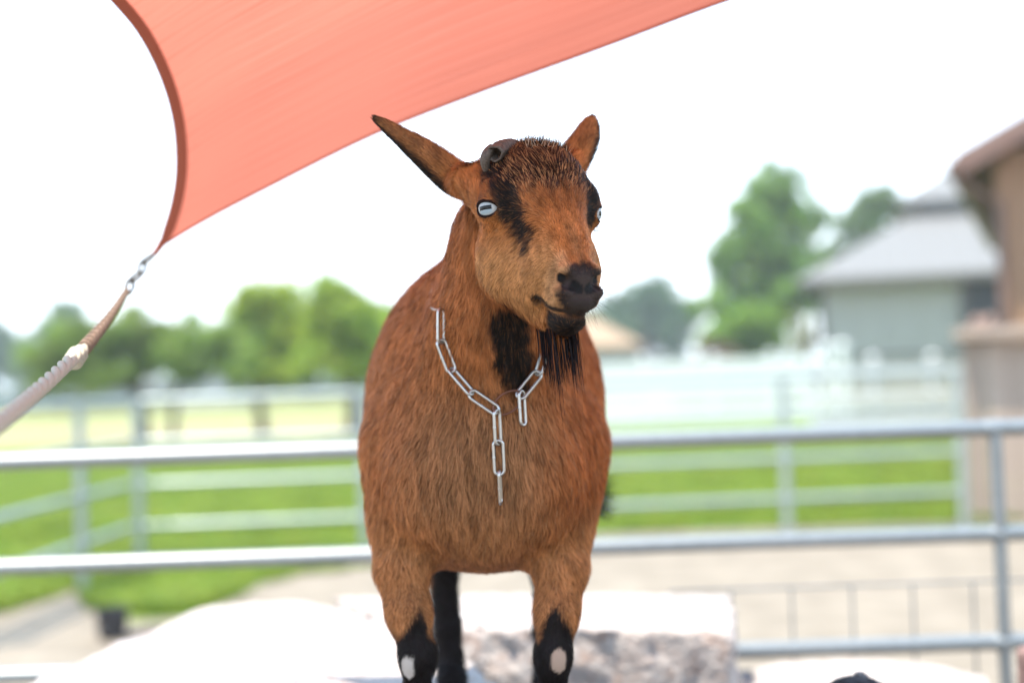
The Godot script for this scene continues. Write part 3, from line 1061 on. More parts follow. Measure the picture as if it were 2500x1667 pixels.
func goat_chain() -> void:
	var gb := Basis.from_euler(Vector3(0.0287, 0, -0.034))
	var at := Transform3D(gb, Vector3(0, 1.35, 0) + gb * (BASE - Vector3(0, 0, 1.4)))
	var chain := thing("neck_chain", "silver steel chain of long links hanging round the brown goat's neck", "chain")
	chain.transform = at
	var steel := noisy(35, 0.03, lin(0.34, 0.33, 0.31), lin(0.60, 0.60, 0.58), Vector3(60, 60, 60), 0.33, 0.0, 1.0)
	var lm := link_mesh(0.0392, 0.0056, 0.0018)
	# the loop round the neck: a path laid on the hair of the neck
	var act := body.all()
	var ctr := Vector3(-0.0255, -0.0032, -0.1550)
	var way := [Vector3(-0.0173, -0.0793, -0.0500), Vector3(-0.0401, -0.0644, -0.0500), Vector3(-0.0579, -0.0479, -0.0600), Vector3(-0.0713, -0.0306, -0.0700), Vector3(-0.0805, -0.0122, -0.0900), Vector3(-0.0846, 0.0062, -0.1000), Vector3(-0.0868, 0.0255, -0.1200), Vector3(-0.0824, 0.0492, -0.1650), Vector3(-0.0643, 0.0785, -0.1950), Vector3(-0.0202, 0.0891, -0.2400), Vector3(0.0242, 0.0517, -0.2100), Vector3(0.0421, 0.0021, -0.1400), Vector3(0.0356, -0.0275, -0.0900), Vector3(0.0261, -0.0422, -0.0700), Vector3(0.0130, -0.0589, -0.0600), Vector3(-0.0020, -0.0699, -0.0500), Vector3(-0.0173, -0.0793, -0.0500)]
	var ring := curve3(way, 180)
	for i in 180:
		var q := body.onto(ring[i])
		if i >= 74 and i <= 124: ring[i] = q - body.grad(q, act) * 0.004
		var d := body.eval(ring[i], act)
		for k in 60:
			if d < 0.012 or (i >= 74 and i <= 124): break
			ring[i] -= (Vector3(0, 0, 1.4) - ring[i]).normalized() * 0.0015
			d = body.eval(ring[i], act)
		for k in 60:
			if d > (0.008 if i < 74 or i > 124 else -0.006): break
			ring[i] += (Vector3(0, 0, 1.4) - ring[i]).normalized() * 0.0015 if i < 74 or i > 124 else body.grad(ring[i], act) * 0.001
			d = body.eval(ring[i], act)
	# walk the loop in steps of one link's pitch
	var pitch := 0.0345
	var i0 := 0
	var p := ring[0]
	var walk: Array[Vector3] = [p]
	var idx := 0
	for s in 400:
		idx += 1
		var q := ring[idx % 180]
		if (q - p).length() >= pitch:
			walk.append(q)
			p = q
		if idx >= 176: break
	for i in walk.size() - 1:
		var a := walk[i]
		var b := walk[i + 1]
		var y := (b - a).normalized()
		var out := ((a + b) * 0.5 - ctr).normalized()
		var z := (out - y * out.dot(y)).normalized()
		z = z.rotated(y, 0.95 if i % 2 == 0 else 1.5)
		var l := put(lm, "link", steel, chain)
		l.transform = Transform3D(Basis(y.cross(z), y, z), (a + b) * 0.5 - BASE)
	# three links hang free from the front, one more beside them
	var top := walk[0] + Vector3(0.0, -0.001, 0.006)
	var surf := top
	for i in 3:
		var nx := surf + Vector3(0.0015, -pitch, 0.0)
		while body.eval(nx, act) < 0.012: nx.z += 0.001
		while body.eval(nx, act) > 0.016 and nx.z > -0.2: nx.z -= 0.001
		var y := (surf - nx).normalized()
		var z := Vector3(0, 0, 1)
		z = (z - y * z.dot(y)).normalized()
		z = z.rotated(y, [0.95, 0.1, 1.45][i])
		var l := put(lm, "link", steel, chain)
		l.transform = Transform3D(Basis(y.cross(z), y, z), (surf + nx) * 0.5 - BASE)
		surf = nx
	var hang := Vector3(0.0108, -0.0595, -0.0400)
	var hz := hang
	hz.z = 0.05
	while body.eval(hz, act) > 0.011: hz.z -= 0.001
	var low := hz + Vector3(0.002, -pitch, 0)
	low.z = 0.05
	while body.eval(low, act) > 0.011: low.z -= 0.001
	var yy := (hz - low).normalized()
	var zz := Vector3(0, 0, 1)
	zz = (zz - yy * zz.dot(yy)).normalized().rotated(yy, 1.0)
	var l2 := put(lm, "link", steel, chain)
	l2.transform = Transform3D(Basis(yy.cross(zz), yy, zz), (hz + low) * 0.5 - BASE)
	# a thin rusty ring of wire ties the two ends together
	var wire := Shape.new()
	var wc := Vector3(-0.0050, -0.0704, -0.0600)
	var wp := PackedVector3Array()
	var wr := PackedFloat32Array()
	for i in 32:
		var a := TAU * i / 32.0
		var q := wc + Vector3(cos(a) * 0.0165, sin(a) * 0.0125 + cos(a) * 0.006, 0)
		q.z = 0.05
		while body.eval(q, act) > 0.010: q.z -= 0.001
		wp.append(q - BASE)
		wr.append(0.0013)
	wire.tube(wp, wr, 8, true)
	put(wire.mesh(), "tie_wire", mat(lin(0.16, 0.07, 0.045), 0.5, 0.6), chain)

func second_goat(goat: Node3D) -> void:
	var dark := goat.duplicate() as Node3D
	dark.name = numbered("goat")
	add_child(dark)
	tag(dark, "dark brown goat with only the tuft of its crown showing at the bottom edge", "goat")
	dark.transform = Transform3D(Basis(Vector3.UP, -2.6) * 0.88, Vector3.ZERO)
	# its crown comes to the bottom edge of the view
	var crown := dark.basis * (Vector3(0.0289, 0.2178, -0.0100) - BASE)
	dark.position = Vector3(0.4278, 0.9422, -1.6724) - crown
	print("dark goat foot at ", dark.position)
	var coat := mat(lin(0.035, 0.022, 0.020), 0.55)
	var skin := mat(lin(0.028, 0.018, 0.017), 0.75)
	for c in dark.get_children():
		if c.name.begins_with("coat"):
			c.mesh = plain_coat
			c.material_override = coat
		elif c.name.begins_with("beard"): c.material_override = coat
		elif c.name.begins_with("body"):
			c.mesh = plain_body
			c.material_override = skin

# ---------------------------------------------------------------- the place
const STONE_TOP := 0.88

func sheet(called: String, poly: Array, y: float, m: Material) -> MeshInstance3D:
	var pts := PackedVector2Array()
	for p: Vector3 in poly:
		pts.append(Vector2(p.x, p.z))
	var tr := Geometry2D.triangulate_polygon(pts)
	var v := PackedVector3Array()
	var n := PackedVector3Array()
	for p in pts:
		v.append(Vector3(p.x, y, p.y))
		n.append(Vector3.UP)
	for i in range(0, tr.size(), 3):
		var c := (pts[tr[i + 1]] - pts[tr[i]]).cross(pts[tr[i + 2]] - pts[tr[i]])
		if c < 0.0:
			var k := tr[i + 1]; tr[i + 1] = tr[i + 2]; tr[i + 2] = k
	var o := put(arr_mesh(v, n, tr), called, m)
	o.set_meta("kind", "structure")
	return o

# a roughly cut stone block: an outline at its top, bevelled and uneven, straight sides down to its bottom
func stone(called: String, label: String, outline: Array, top: float, bottom: float, m: Material, seed_: int, ragged := 0.012, group := "") -> MeshInstance3D:
	var nz := FastNoiseLite.new()
	nz.seed = seed_
	nz.frequency = 6.0
	nz.fractal_octaves = 4
	var ring: Array[Vector2] = []
	for i in outline.size():
		var a: Vector3 = outline[i]
		var b: Vector3 = outline[(i + 1) % outline.size()]
		var k := maxi(1, int((b - a).length() / 0.012))
		for j in k:
			var p := a.lerp(b, float(j) / k)
			ring.append(Vector2(p.x, p.z))
	var ctr := Vector2.ZERO
	for p in ring: ctr += p / ring.size()
	var sh := Shape.new()
	var n := ring.size()
	# rows: from the middle of the top outwards, over the edge, and down
	var rows: Array[Vector2] = []   # (share of the outline, height)
	for k in 14: rows.append(Vector2((k + 0.2) / 14.0, top))
	rows.append(Vector2(0.985, top - 0.001))
	rows.append(Vector2(0.997, top - 0.006))
	rows.append(Vector2(1.0, top - 0.016))
	var steps := int((top - bottom) / 0.02)
	for k in range(1, steps + 1): rows.append(Vector2(1.0, lerpf(top - 0.016, bottom, float(k) / steps)))
	for r in rows.size():
		var row := rows[r]
		for i in n:
			var q := ctr + (ring[i] - ctr) * row.x
			var out := (ring[i] - ctr).normalized()
			var p := Vector3(q.x, row.y, q.y)
			var e := nz.get_noise_3dv(p * 2.0) * ragged * 2.0 + nz.get_noise_3dv(p * 7.0) * ragged
			if row.x < 0.98:
				p.y += nz.get_noise_3dv(p * 3.0) * 0.004 * row.x
			else:
				p += Vector3(out.x, 0, out.y) * e
				if row.y > top - 0.02: p.y += nz.get_noise_3dv(p * 9.0) * 0.006 * ss(0.98, 1.0, row.x)
			sh.v.append(p)
	for r in rows.size() - 1:
		for i in n:
			var a := r * n + i
			var b := r * n + (i + 1) % n
			sh.ix.append_array([a, b, a + n, b, b + n, a + n])
	var mesh := sh.mesh()
	# outlines may run either way round
	var nn: PackedVector3Array = mesh.surface_get_arrays(0)[Mesh.ARRAY_NORMAL]
	if nn[n * 5].y < 0.0:
		for i in range(0, sh.ix.size(), 3):
			var k := sh.ix[i + 1]; sh.ix[i + 1] = sh.ix[i + 2]; sh.ix[i + 2] = k
		mesh = sh.mesh()
	var o := put(mesh, called, m)
	tag(o, label, "stone", group)
	return o

func board(sz: Vector3, bev := 0.004) -> ArrayMesh:
	var s := Shape.new()
	s.box(Vector3.ZERO, sz, bev)
	return s.mesh()

func place_at(o: Node3D, p: Vector3) -> Node3D:
	o.position = p
	return o

func pipe(a: Vector3, b: Vector3, r: float, called: String, m: Material, parent: Node) -> MeshInstance3D:
	var s := Shape.new()
	s.bar(a, b, r, 16)
	return put(s.mesh(), called, m, parent)

# leaves: small clusters of a few leaf faces, spread through lumps
func leaf_cluster(size: float, count: int, seed_: int) -> ArrayMesh:
	var r := RandomNumberGenerator.new()
	r.seed = seed_
	var s := Shape.new()
	for i in count:
		var d := Vector3(r.randf_range(-1, 1), r.randf_range(-0.8, 1), r.randf_range(-1, 1)).normalized()
		var c := d * size * r.randf_range(0.3, 1.0)
		var u := d.cross(Vector3(r.randf(), r.randf(), r.randf())).normalized()
		var w := (d.cross(u) + Vector3(0, -0.5, 0)).normalized()
		var l := size * r.randf_range(0.55, 0.9)
		var h := l * 0.33
		s.quad(c - w * l * 0.5, c + u * h, c + w * l * 0.5, c - u * h)
	return s.mesh()

func leaf_mat(c: Color) -> StandardMaterial3D:
	var m := mat(Color.WHITE, 0.55)
	m.albedo_color = c
	m.vertex_color_use_as_albedo = true
	m.backlight_enabled = true
	m.backlight = Color(0.7, 0.75, 0.35)
	m.metallic_specular = 0.3
	return m

func leaves(called: String, parent: Node, lumps: Array, count: int, size: float, m: Material, seed_: int, gap := 0.0) -> void:
	var r := RandomNumberGenerator.new()
	r.seed = seed_
	var nz := FastNoiseLite.new()
	nz.seed = seed_
	nz.frequency = 0.55
	nz.fractal_octaves = 2
	var total := 0.0
	for l in lumps: total += l[1].x * l[1].y * l[1].z
	var mm := MultiMesh.new()
	mm.transform_format = MultiMesh.TRANSFORM_3D
	mm.use_colors = true
	mm.mesh = leaf_cluster(size, 9, seed_)
	var tf: Array[Transform3D] = []
	var cs: Array[Color] = []
	# every lump carries smaller sprays that break its outline
	var all: Array = []
	for l in lumps:
		all.append([l[0], l[1] * 0.86])
		for k in 9:
			var d := Vector3(r.randfn(), r.randfn(), r.randfn()).normalized()
			var q: float = r.randf_range(0.26, 0.46)
			all.append([l[0] + d * l[1] * r.randf_range(0.75, 1.05), l[1] * q])
	total = 0.0
	for l in all: total += pow(l[1].x * l[1].y * l[1].z, 0.8)
	for l in all:
		var c: Vector3 = l[0]
		var ra: Vector3 = l[1]
		var want := int(count * pow(ra.x * ra.y * ra.z, 0.8) / total)
		for i in want:
			var d := Vector3(r.randfn(), r.randfn(), r.randfn()).normalized()
			var rad := pow(r.randf(), 0.45)
			var edge := 1.0 + 0.4 * nz.get_noise_3dv(d * 4.0 + c)
			var p := c + d * ra * rad * edge
			if nz.get_noise_3dv(p * 2.2) < gap - 0.35: continue
			tf.append(Transform3D(Basis.from_euler(Vector3(r.randf() * TAU, r.randf() * TAU, r.randf() * TAU)) * r.randf_range(0.7, 1.3), p))
			var t := r.randf_range(0.7, 1.3) * (1.0 + 0.6 * nz.get_noise_3dv(p * 1.3 + Vector3(9, 9, 9)))
			cs.append(Color(t * r.randf_range(0.85, 1.2), t, t * r.randf_range(0.6, 1.2)))
	mm.instance_count = tf.size()
	for i in tf.size():
		mm.set_instance_transform(i, tf[i])
		mm.set_instance_color(i, cs[i])
	var o := MultiMeshInstance3D.new()
	o.multimesh = mm
	o.material_override = m
	o.name = called
	parent.add_child(o, true)
	o.set_meta("kind", "stuff")

# a tree: trunk that forks into limbs, crown of lumps; everything relative to its foot
func tree(called: String, label: String, foot: Vector3, fork: float, girth: float, lumps: Array, count: int, size: float, color: Color, bark: Material, group: String, seed_: int, gap := 0.0) -> void:
	var t := thing(called, label, "tree", foot, 0.0, group)
	var r := RandomNumberGenerator.new()
	r.seed = seed_
	var s := Shape.new()
	var lean := Vector3(r.randf_range(-0.1, 0.1), 0, r.randf_range(-0.1, 0.1)) * fork
	s.tube(curve3([Vector3(0, -0.05, 0), Vector3(0, fork * 0.4, 0) + lean * 0.3, Vector3(0, fork, 0) + lean], 8), radii([girth * 1.4, girth, girth * 0.85], 8), 10)
	for l in lumps:
		var c: Vector3 = l[0]
		var ra: Vector3 = l[1]
		for k in 3:
			var e := c + Vector3(r.randf_range(-0.7, 0.7), r.randf_range(-0.3, 0.7), r.randf_range(-0.7, 0.7)) * ra
			var b := Vector3(0, fork * r.randf_range(0.8, 0.98), 0) + lean
			var mid := b.lerp(e, 0.45) + Vector3(0, 0.12 * (e - b).length(), 0)
			s.tube(curve3([b, mid, e], 8), radii([girth * 0.55, girth * 0.35, girth * 0.08], 8), 7)
	put(s.mesh(), "trunk", bark, t)
	leaves("crown", t, lumps, count, size, leaf_mat(color), seed_, gap)

func build_place() -> void:
	rng.seed = 11
	build_ground()
	build_buildings()
	build_trees()
	build_fences()
	build_stones()
	build_sail()

func build_ground() -> void:
	var dirt := noisy(3, 0.012, lin(0.140, 0.113, 0.080), lin(0.232, 0.193, 0.145), Vector3(0.35, 0.35, 0.35), 0.95, 3.0)
	dirt.detail_enabled = true
	dirt.detail_mask = noise_tex(8, 0.03, Color(0, 0, 0, 0), Color(1, 1, 1, 1))
	sheet("ground", [Vector3(-900, 0, 60), Vector3(-900, 0, -2200), Vector3(900, 0, -2200), Vector3(900, 0, 60)], 0.0, dirt)
	dirt.detail_enabled = false
	var green := noisy(21, 0.010, lin(0.106, 0.158, 0.022), lin(0.182, 0.238, 0.044), Vector3(0.22, 0.22, 0.22), 0.9, 4.0)
	var near_edge := [Vector3(-5.3361, 0.0000, -7.4834), Vector3(-3.8420, 0.0000, -7.5483), Vector3(-3.2088, 0.0000, -7.8880), Vector3(-3.0969, 0.0000, -8.3894), Vector3(-3.0341, 0.0000, -8.8615), Vector3(-2.7112, 0.0000, -7.9720), Vector3(-2.2874, 0.0000, -7.5000), Vector3(-1.9688, 0.0000, -7.5507), Vector3(-1.8469, 0.0000, -8.0358), Vector3(-1.7685, 0.0000, -8.7447), Vector3(-1.5455, 0.0000, -9.2004), Vector3(-1.1126, 0.0000, -9.5278), Vector3(-0.3307, 0.0000, -10.6050), Vector3(0.6592, 0.0000, -10.8303), Vector3(1.8805, 0.0000, -10.8532), Vector3(3.6879, 0.0000, -10.7360), Vector3(6.2678, 0.0000, -10.7706)]
	var lawn := near_edge.duplicate()
	lawn.append_array([Vector3(60, 0, -11), Vector3(60, 0, -70), Vector3(2, 0, -70), Vector3(1.0, 0, -29), Vector3(-40, 0, -29)])
	sheet("lawn", lawn, 0.004, green)
	var yellow := noisy(22, 0.010, lin(0.125, 0.135, 0.020), lin(0.200, 0.195, 0.045), Vector3(0.12, 0.12, 0.12), 0.9)
	sheet("meadow", [Vector3(-250, 0, -29), Vector3(1.0, 0, -29), Vector3(2, 0, -70), Vector3(250, 0, -70), Vector3(250, 0, -900), Vector3(-250, 0, -900)], 0.008, yellow)
	var straw := noisy(23, 0.012, lin(0.19, 0.155, 0.065), lin(0.29, 0.24, 0.115), Vector3(0.1, 0.1, 0.1), 0.9)
	sheet("dry_strip", [Vector3(-60, 0, -36), Vector3(0.5, 0, -37), Vector3(0.5, 0, -46), Vector3(-60, 0, -47)], 0.012, straw)
	# the grass itself
	var tuft := Shape.new()
	var r := RandomNumberGenerator.new()
	r.seed = 4
	for i in 7:
		var a := r.randf() * TAU
		var d := Vector3(cos(a), 0, sin(a))
		var w := Vector3(-sin(a), 0, cos(a)) * 0.006
		var b := d * r.randf_range(0.0, 0.03)
		var m := b + d * 0.015 + Vector3(0, r.randf_range(0.03, 0.06), 0)
		var e := m + d * r.randf_range(0.01, 0.035) + Vector3(0, r.randf_range(0.01, 0.03), 0)
		tuft.quad(b - w, b + w, m + w * 0.7, m - w * 0.7)
		tuft.tri(m - w * 0.7, m + w * 0.7, e)
	var poly := PackedVector2Array()
	for p: Vector3 in lawn: poly.append(Vector2(p.x, p.z))
	var tf: Array[Transform3D] = []
	var cs: Array[Color] = []
	var nz := FastNoiseLite.new()
	nz.seed = 6
	nz.frequency = 0.5
	while tf.size() < 70000:
		var z := -6.8 - pow(r.randf(), 1.5) * 20.0
		var x := r.randf_range(-0.55, 0.55) * -z
		var p := Vector2(x, z)
		var k := nz.get_noise_2dv(p)
		if not Geometry2D.is_point_in_polygon(p + Vector2(0, 0.25 * k), poly): continue
		var sc := r.randf_range(0.6, 1.3) * (1.0 + 0.4 * k) * (1.0 if z > -12.0 else 1.4)
		tf.append(Transform3D(Basis(Vector3.UP, r.randf() * TAU) * sc, Vector3(x, 0.0, z)))
		var t := r.randf_range(0.8, 1.2) * (1.0 + 0.3 * nz.get_noise_2dv(p * 2.0))
		cs.append(Color(t * r.randf_range(0.85, 1.35), t, t * 0.9))
	var mm := MultiMesh.new()
	mm.transform_format = MultiMesh.TRANSFORM_3D
	mm.use_colors = true
	mm.mesh = tuft.mesh()
	mm.instance_count = tf.size()
	for i in tf.size():
		mm.set_instance_transform(i, tf[i])
		mm.set_instance_color(i, cs[i])
	var o := MultiMeshInstance3D.new()
	o.multimesh = mm
	o.material_override = leaf_mat(lin(0.165, 0.245, 0.038))
	o.name = "grass"
	add_child(o)
	tag(o, "bright green short grass of the lawn behind the pipe fence", "grass", "", "stuff")

func build_buildings() -> void:
	# ---- grey barn with two roofs
	var barn := thing("grey_barn", "grey metal barn with a low hipped roof and a raised upper roof", "barn", Vector3(9.25, 0, -38), -0.25)
	var off := Vector3(9.25, 0, -38)
	var sheet_grey := noisy(41, 0.02, lin(0.285, 0.270, 0.248), lin(0.325, 0.310, 0.286), Vector3(0.5, 0.5, 0.5), 0.5)
	var low_sheet := noisy(42, 0.02, lin(0.26, 0.245, 0.215), lin(0.33, 0.31, 0.27), Vector3(0.5, 0.5, 0.5), 0.7)
	var trim := mat(lin(0.085, 0.068, 0.055), 0.6)
	var roofm := noisy(43, 0.02, lin(0.125, 0.122, 0.115), lin(0.158, 0.154, 0.145), Vector3(0.5, 0.5, 0.5), 0.75)
	var dark := mat(lin(0.02, 0.018, 0.022), 0.6)
	var x0 := 9.25
	var x1 := 24.0
	var ey := 3.95
	var core := Shape.new()
	core.box(Vector3((x0 + x1) / 2, ey / 2, -43.1) - off, Vector3(x1 - x0, ey, 10.0), 0.02)
	put(core.mesh(), "wall", sheet_grey, barn)
	# ribbed sheets over the wall, a slightly warmer tone on the lower ones
	var panel := Shape.new()
	panel.box(Vector3.ZERO, Vector3(0.9, 2.15, 0.03), 0.006)
	for k in 4: panel.box(Vector3(-0.34 + 0.225 * k, 0, 0.024), Vector3(0.05, 2.15, 0.024), 0.008)
	var pm := panel.mesh()
	var low := Shape.new()
	low.box(Vector3.ZERO, Vector3(0.9, 1.55, 0.04), 0.006)
	for k in 4: low.box(Vector3(-0.34 + 0.225 * k, 0, 0.03), Vector3(0.05, 1.55, 0.024), 0.008)
	var lm := low.mesh()
	for k in 18:
		var px := x0 + 0.47 + k * 0.91
		if px > x1 - 0.4: break
		if k < 4 or k > 5:
			place_at(put(pm, "wall_panel", sheet_grey, barn), Vector3(px, 2.72, -38.08) - off)
		place_at(put(lm, "lower_wall_panel", low_sheet, barn), Vector3(px, 0.80, -38.07) - off)
	place_at(put(board(Vector3(x1 - x0, 0.10, 0.09)), "lower_wall_cap", trim, barn), Vector3((x0 + x1) / 2, 1.61, -38.06) - off)
	place_at(put(board(Vector3(0.16, ey, 0.16)), "corner_trim", trim, barn), Vector3(x0 + 0.03, ey / 2, -38.05) - off)
	place_at(put(board(Vector3(x1 - x0, 0.24, 0.12)), "fascia", trim, barn), Vector3((x0 + x1) / 2 - 0.2, ey - 0.10, -37.42) - off)
	place_at(put(board(Vector3(1.75, 2.1, 0.1)), "door_opening", dark, barn), Vector3(14.25, 2.70, -38.02) - off)
	for sx in [13.3, 15.2]:
		place_at(put(board(Vector3(0.14, 2.3, 0.2)), "door_frame", trim, barn), Vector3(sx, 2.7, -38.0) - off)
	# lower roof: a front slope, a left hip slope, both with standing seams
	var A := Vector3(x0 - 0.65, ey, -37.35)
	var B := Vector3(x1 + 0.6, ey, -37.35)
	var C := Vector3(x1 + 0.6, 6.30, -43.0)
	var D := Vector3(12.3, 6.30, -43.0)
	var A2 := Vector3(x0 - 0.65, ey, -49.0)
	var rf := Shape.new()
	var dn := Vector3(0, -0.08, 0)
	rf.quad(A, D, C, B)
	rf.quad(A2, Vector3(12.3, 6.3, -43.4), D, A)
	rf.quad(A + dn, B + dn, C + dn, D + dn)
	rf.quad(A2 + dn, A + dn, D + dn, Vector3(12.3, 6.3, -43.4) + dn)
	rf.quad(A, B, B + dn, A + dn)
	rf.quad(A2, A, A + dn, A2 + dn)
	for i in rf.v.size(): rf.v[i] -= off
	var roof := put(rf.mesh(), "roof", roofm, barn)
	for k in 34:
		var sx := A.x + 0.5 + k * 0.5
		if sx > B.x: break
		var top := clampf((sx - A.x) / (D.x - A.x), 0.0, 1.0)
		var s := Shape.new()
		var p0 := Vector3(sx, ey + 0.025, -37.35)
		var p1 := Vector3(sx, lerpf(ey, 6.30, top) + 0.025, lerpf(-37.35, -43.0, top))
		s.bar(p0 - off, p1 - off, 0.028, 4)
		put(s.mesh(), "roof_seam", roofm, roof)
	# upper storey and its roof
	var up := Shape.new()
	up.box(Vector3(19.6, 6.50, -46.0) - off, Vector3(14.2, 0.9, 5.8), 0.02)
	put(up.mesh(), "upper_wall", mat(lin(0.13, 0.135, 0.13), 0.6), barn)
	place_at(put(board(Vector3(0.18, 0.8, 0.18)), "upper_corner_trim", trim, barn), Vector3(12.55, 6.5, -43.05) - off)
	var ur := Shape.new()
	var e := Vector3(11.8, 6.72, -42.5)
	var f := Vector3(28.5, 6.72, -42.5)
	var g := Vector3(27.0, 8.25, -46.0)
	var h := Vector3(13.8, 8.25, -46.0)
	var b1 := Vector3(11.8, 6.72, -49.5)
	var b2 := Vector3(28.5, 6.72, -49.5)
	ur.quad(e, h, g, f)
	ur.tri(b1, h, e)
	ur.quad(b2, g, h, b1)
	ur.tri(f, g, b2)
	ur.quad(e + dn, f + dn, b2 + dn, b1 + dn)
	ur.quad(e, f, f + dn, e + dn)
	ur.quad(b1, e, e + dn, b1 + dn)
	for i in ur.v.size(): ur.v[i] -= off
	var uroof := put(ur.mesh(), "upper_roof", roofm, barn)
	for k in 28:
		var sx := e.x + 0.5 + k * 0.5
		var top := clampf((sx - e.x) / (h.x - e.x), 0.0, 1.0)
		if sx > g.x: break
		var s := Shape.new()
		s.bar(Vector3(sx, 6.745, -42.5) - off, Vector3(sx, lerpf(6.72, 8.25, top) + 0.025, lerpf(-42.5, -46.0, top)) - off, 0.028, 4)
		put(s.mesh(), "roof_seam", roofm, uroof)

	# ---- brown timber barn close by on the right
	var bo := Vector3(5.36, 0, -14.0)
	var shift := Vector3(0.13, 0, 0)
	var bb := thing("timber_barn", "brown timber barn with overhanging gable roof, gutter and downspout", "barn", bo + shift, -0.40)
	var wood := noisy(51, 0.03, lin(0.185, 0.090, 0.044), lin(0.33, 0.180, 0.098), Vector3(3.0, 0.25, 3.0), 0.8, 3.0)
	var wood2 := noisy(52, 0.03, lin(0.25, 0.135, 0.072), lin(0.39, 0.230, 0.138), Vector3(3.0, 0.25, 3.0), 0.8, 3.0)
	var brown := mat(lin(0.155, 0.085, 0.062), 0.5)
	var wx := 5.36
	var ridge := 9.4
	var slope := 0.51
	var eave := 3.52
	var ex := 4.88
	for k in 18:
		var cx := wx + 0.16 + k * 0.31
		var hgt := eave + (minf(cx, 2 * ridge - cx) - ex) * slope - 0.16
		place_at(put(board(Vector3(0.30, hgt, 0.04), 0.006), "board", wood if (k * 7) % 3 else wood2, bb), Vector3(cx, hgt / 2, -14.02) - bo)
		place_at(put(board(Vector3(0.06, hgt - 0.01, 0.03), 0.005), "batten", wood2, bb), Vector3(cx + 0.155, hgt / 2, -13.986) - bo)
	var bw := Shape.new()
	bw.box(Vector3(wx + 2.9, 1.75, -19.2) - bo, Vector3(5.7, 3.5, 10.2), 0.02)
	put(bw.mesh(), "wall", wood, bb)
	place_at(put(board(Vector3(0.14, 3.55, 0.16), 0.006), "corner_board", wood2, bb), Vector3(wx - 0.02, 1.775, -14.02) - bo)
	var rs := Shape.new()
	var pitch_len := (ridge - ex) / cos(atan(slope))
	for s: float in [1.0, -1.0]:
		var ang := atan(slope) * s
		var c := Vector3(ridge - s * (ridge - ex) / 2.0, eave + slope * (ridge - ex) / 2.0 + 0.06, -19.05)
		rs.box(c - bo, Vector3(pitch_len, 0.09, 10.9), 0.01, Basis(Vector3(0, 0, 1), ang))
	put(rs.mesh(), "roof", mat(lin(0.14, 0.085, 0.062), 0.7), bb)
	for s: float in [1.0, -1.0]:
		var rb := put(board(Vector3(pitch_len, 0.20, 0.045), 0.006), "rake_board", brown, bb)
		rb.transform = Transform3D(Basis(Vector3(0, 0, 1), atan(slope) * s), Vector3(ridge - s * (ridge - ex) / 2.0, eave + slope * (ridge - ex) / 2.0 - 0.06, -13.575) - bo)
	var gut := Shape.new()
	gut.box(Vector3(ex - 0.03, eave - 0.04, -18.9) - bo, Vector3(0.12, 0.11, 10.9), 0.012)
	put(gut.mesh(), "gutter", brown, bb)
	var ds := Shape.new()
	var dp := curve3([Vector3(ex, eave - 0.05, -13.72), Vector3(ex + 0.01, eave - 0.16, -13.72), Vector3(ex + 0.10, eave - 0.24, -13.74), Vector3(wx - 0.14, eave - 0.38, -13.88), Vector3(wx - 0.07, eave - 0.48, -13.9), Vector3(wx - 0.06, eave - 0.8, -13.9), Vector3(wx - 0.06, 0.2, -13.9)], 40)
	var dr := PackedFloat32Array()
	for i in 40:
		dp[i] -= bo
		dr.append(0.045)
	ds.tube(dp, dr, 10)
	put(ds.mesh(), "downspout", brown, bb)

	# ---- plank bin in front of it
	var lx := Vector3(3.8670, 0.7265, -10.9224).x
	var po := Vector3(lx, 0, -10.95)
	var bin := thing("plank_bin", "pale wooden bin of upright planks with a capped top before the brown barn", "bin", po, -0.36)
	var pale: Array[StandardMaterial3D] = []
	for k in 3:
		pale.append(noisy(61 + k, 0.03, lin(0.22 + 0.04 * k, 0.165 + 0.03 * k, 0.125 + 0.025 * k), lin(0.33 + 0.03 * k, 0.265 + 0.025 * k, 0.21 + 0.02 * k), Vector3(4.0, 0.4, 4.0), 0.8, 3.0))
	var hh := 1.54
	for k in 15:
		var w := 0.185
		place_at(put(board(Vector3(w - 0.008, hh - 0.01 * (k % 3), 0.035), 0.006), "plank", pale[(k * 5) % 3], bin), Vector3(lx + w * (k + 0.5), hh / 2, -10.93 + 0.004 * ((k * 3) % 4)) - po)
	for k in 6:
		place_at(put(board(Vector3(0.035, hh, 0.192), 0.006), "plank", pale[(k * 2) % 3], bin), Vector3(lx + 0.02, hh / 2, -11.06 - 0.2 * k) - po)
	place_at(put(board(Vector3(2.9, 0.09, 0.26), 0.01), "cap_rail", pale[1], bin), Vector3(lx + 1.41, hh + 0.055, -10.86) - po)
	place_at(put(board(Vector3(0.24, 0.09, 1.2), 0.01), "cap_rail", pale[1], bin), Vector3(lx + 0.05, hh + 0.053, -11.6) - po)
	for k in 2:
		var st := Shape.new()
		var p0 := Vector3(4.0037, 1.6890, -10.9448) if k == 0 else Vector3(4.1051, 1.6968, -10.9446)
		st.tube(curve3([p0 + Vector3(0, -0.06, 0), p0, p0 + Vector3(0.02, 0.05, 0)], 8), radii([0.05, 0.06, 0.03], 8), 10)
		tag(put(st.mesh(), "clay_pot" if k == 0 else "clay_pot", mat(lin(0.20, 0.13, 0.10), 0.8)), "small brown clay pot on the bin's cap rail, the %s one" % ("left" if k == 0 else "right"), "pot", "pots on the plank bin")

	# ---- a low house with a tan roof far off, and white houses behind the orchard
	var to := Vector3(3.6, 0, -72.0)
	var th := thing("tan_roofed_shed", "low grey shed with a tan roof beyond the white fence", "shed", to)
	var s1 := Shape.new()
	s1.box(Vector3(-1.0, 1.5, -2.5), Vector3(9.2, 3.0, 5.0), 0.02)
	put(s1.mesh(), "wall", mat(lin(0.20, 0.20, 0.185), 0.8), th)
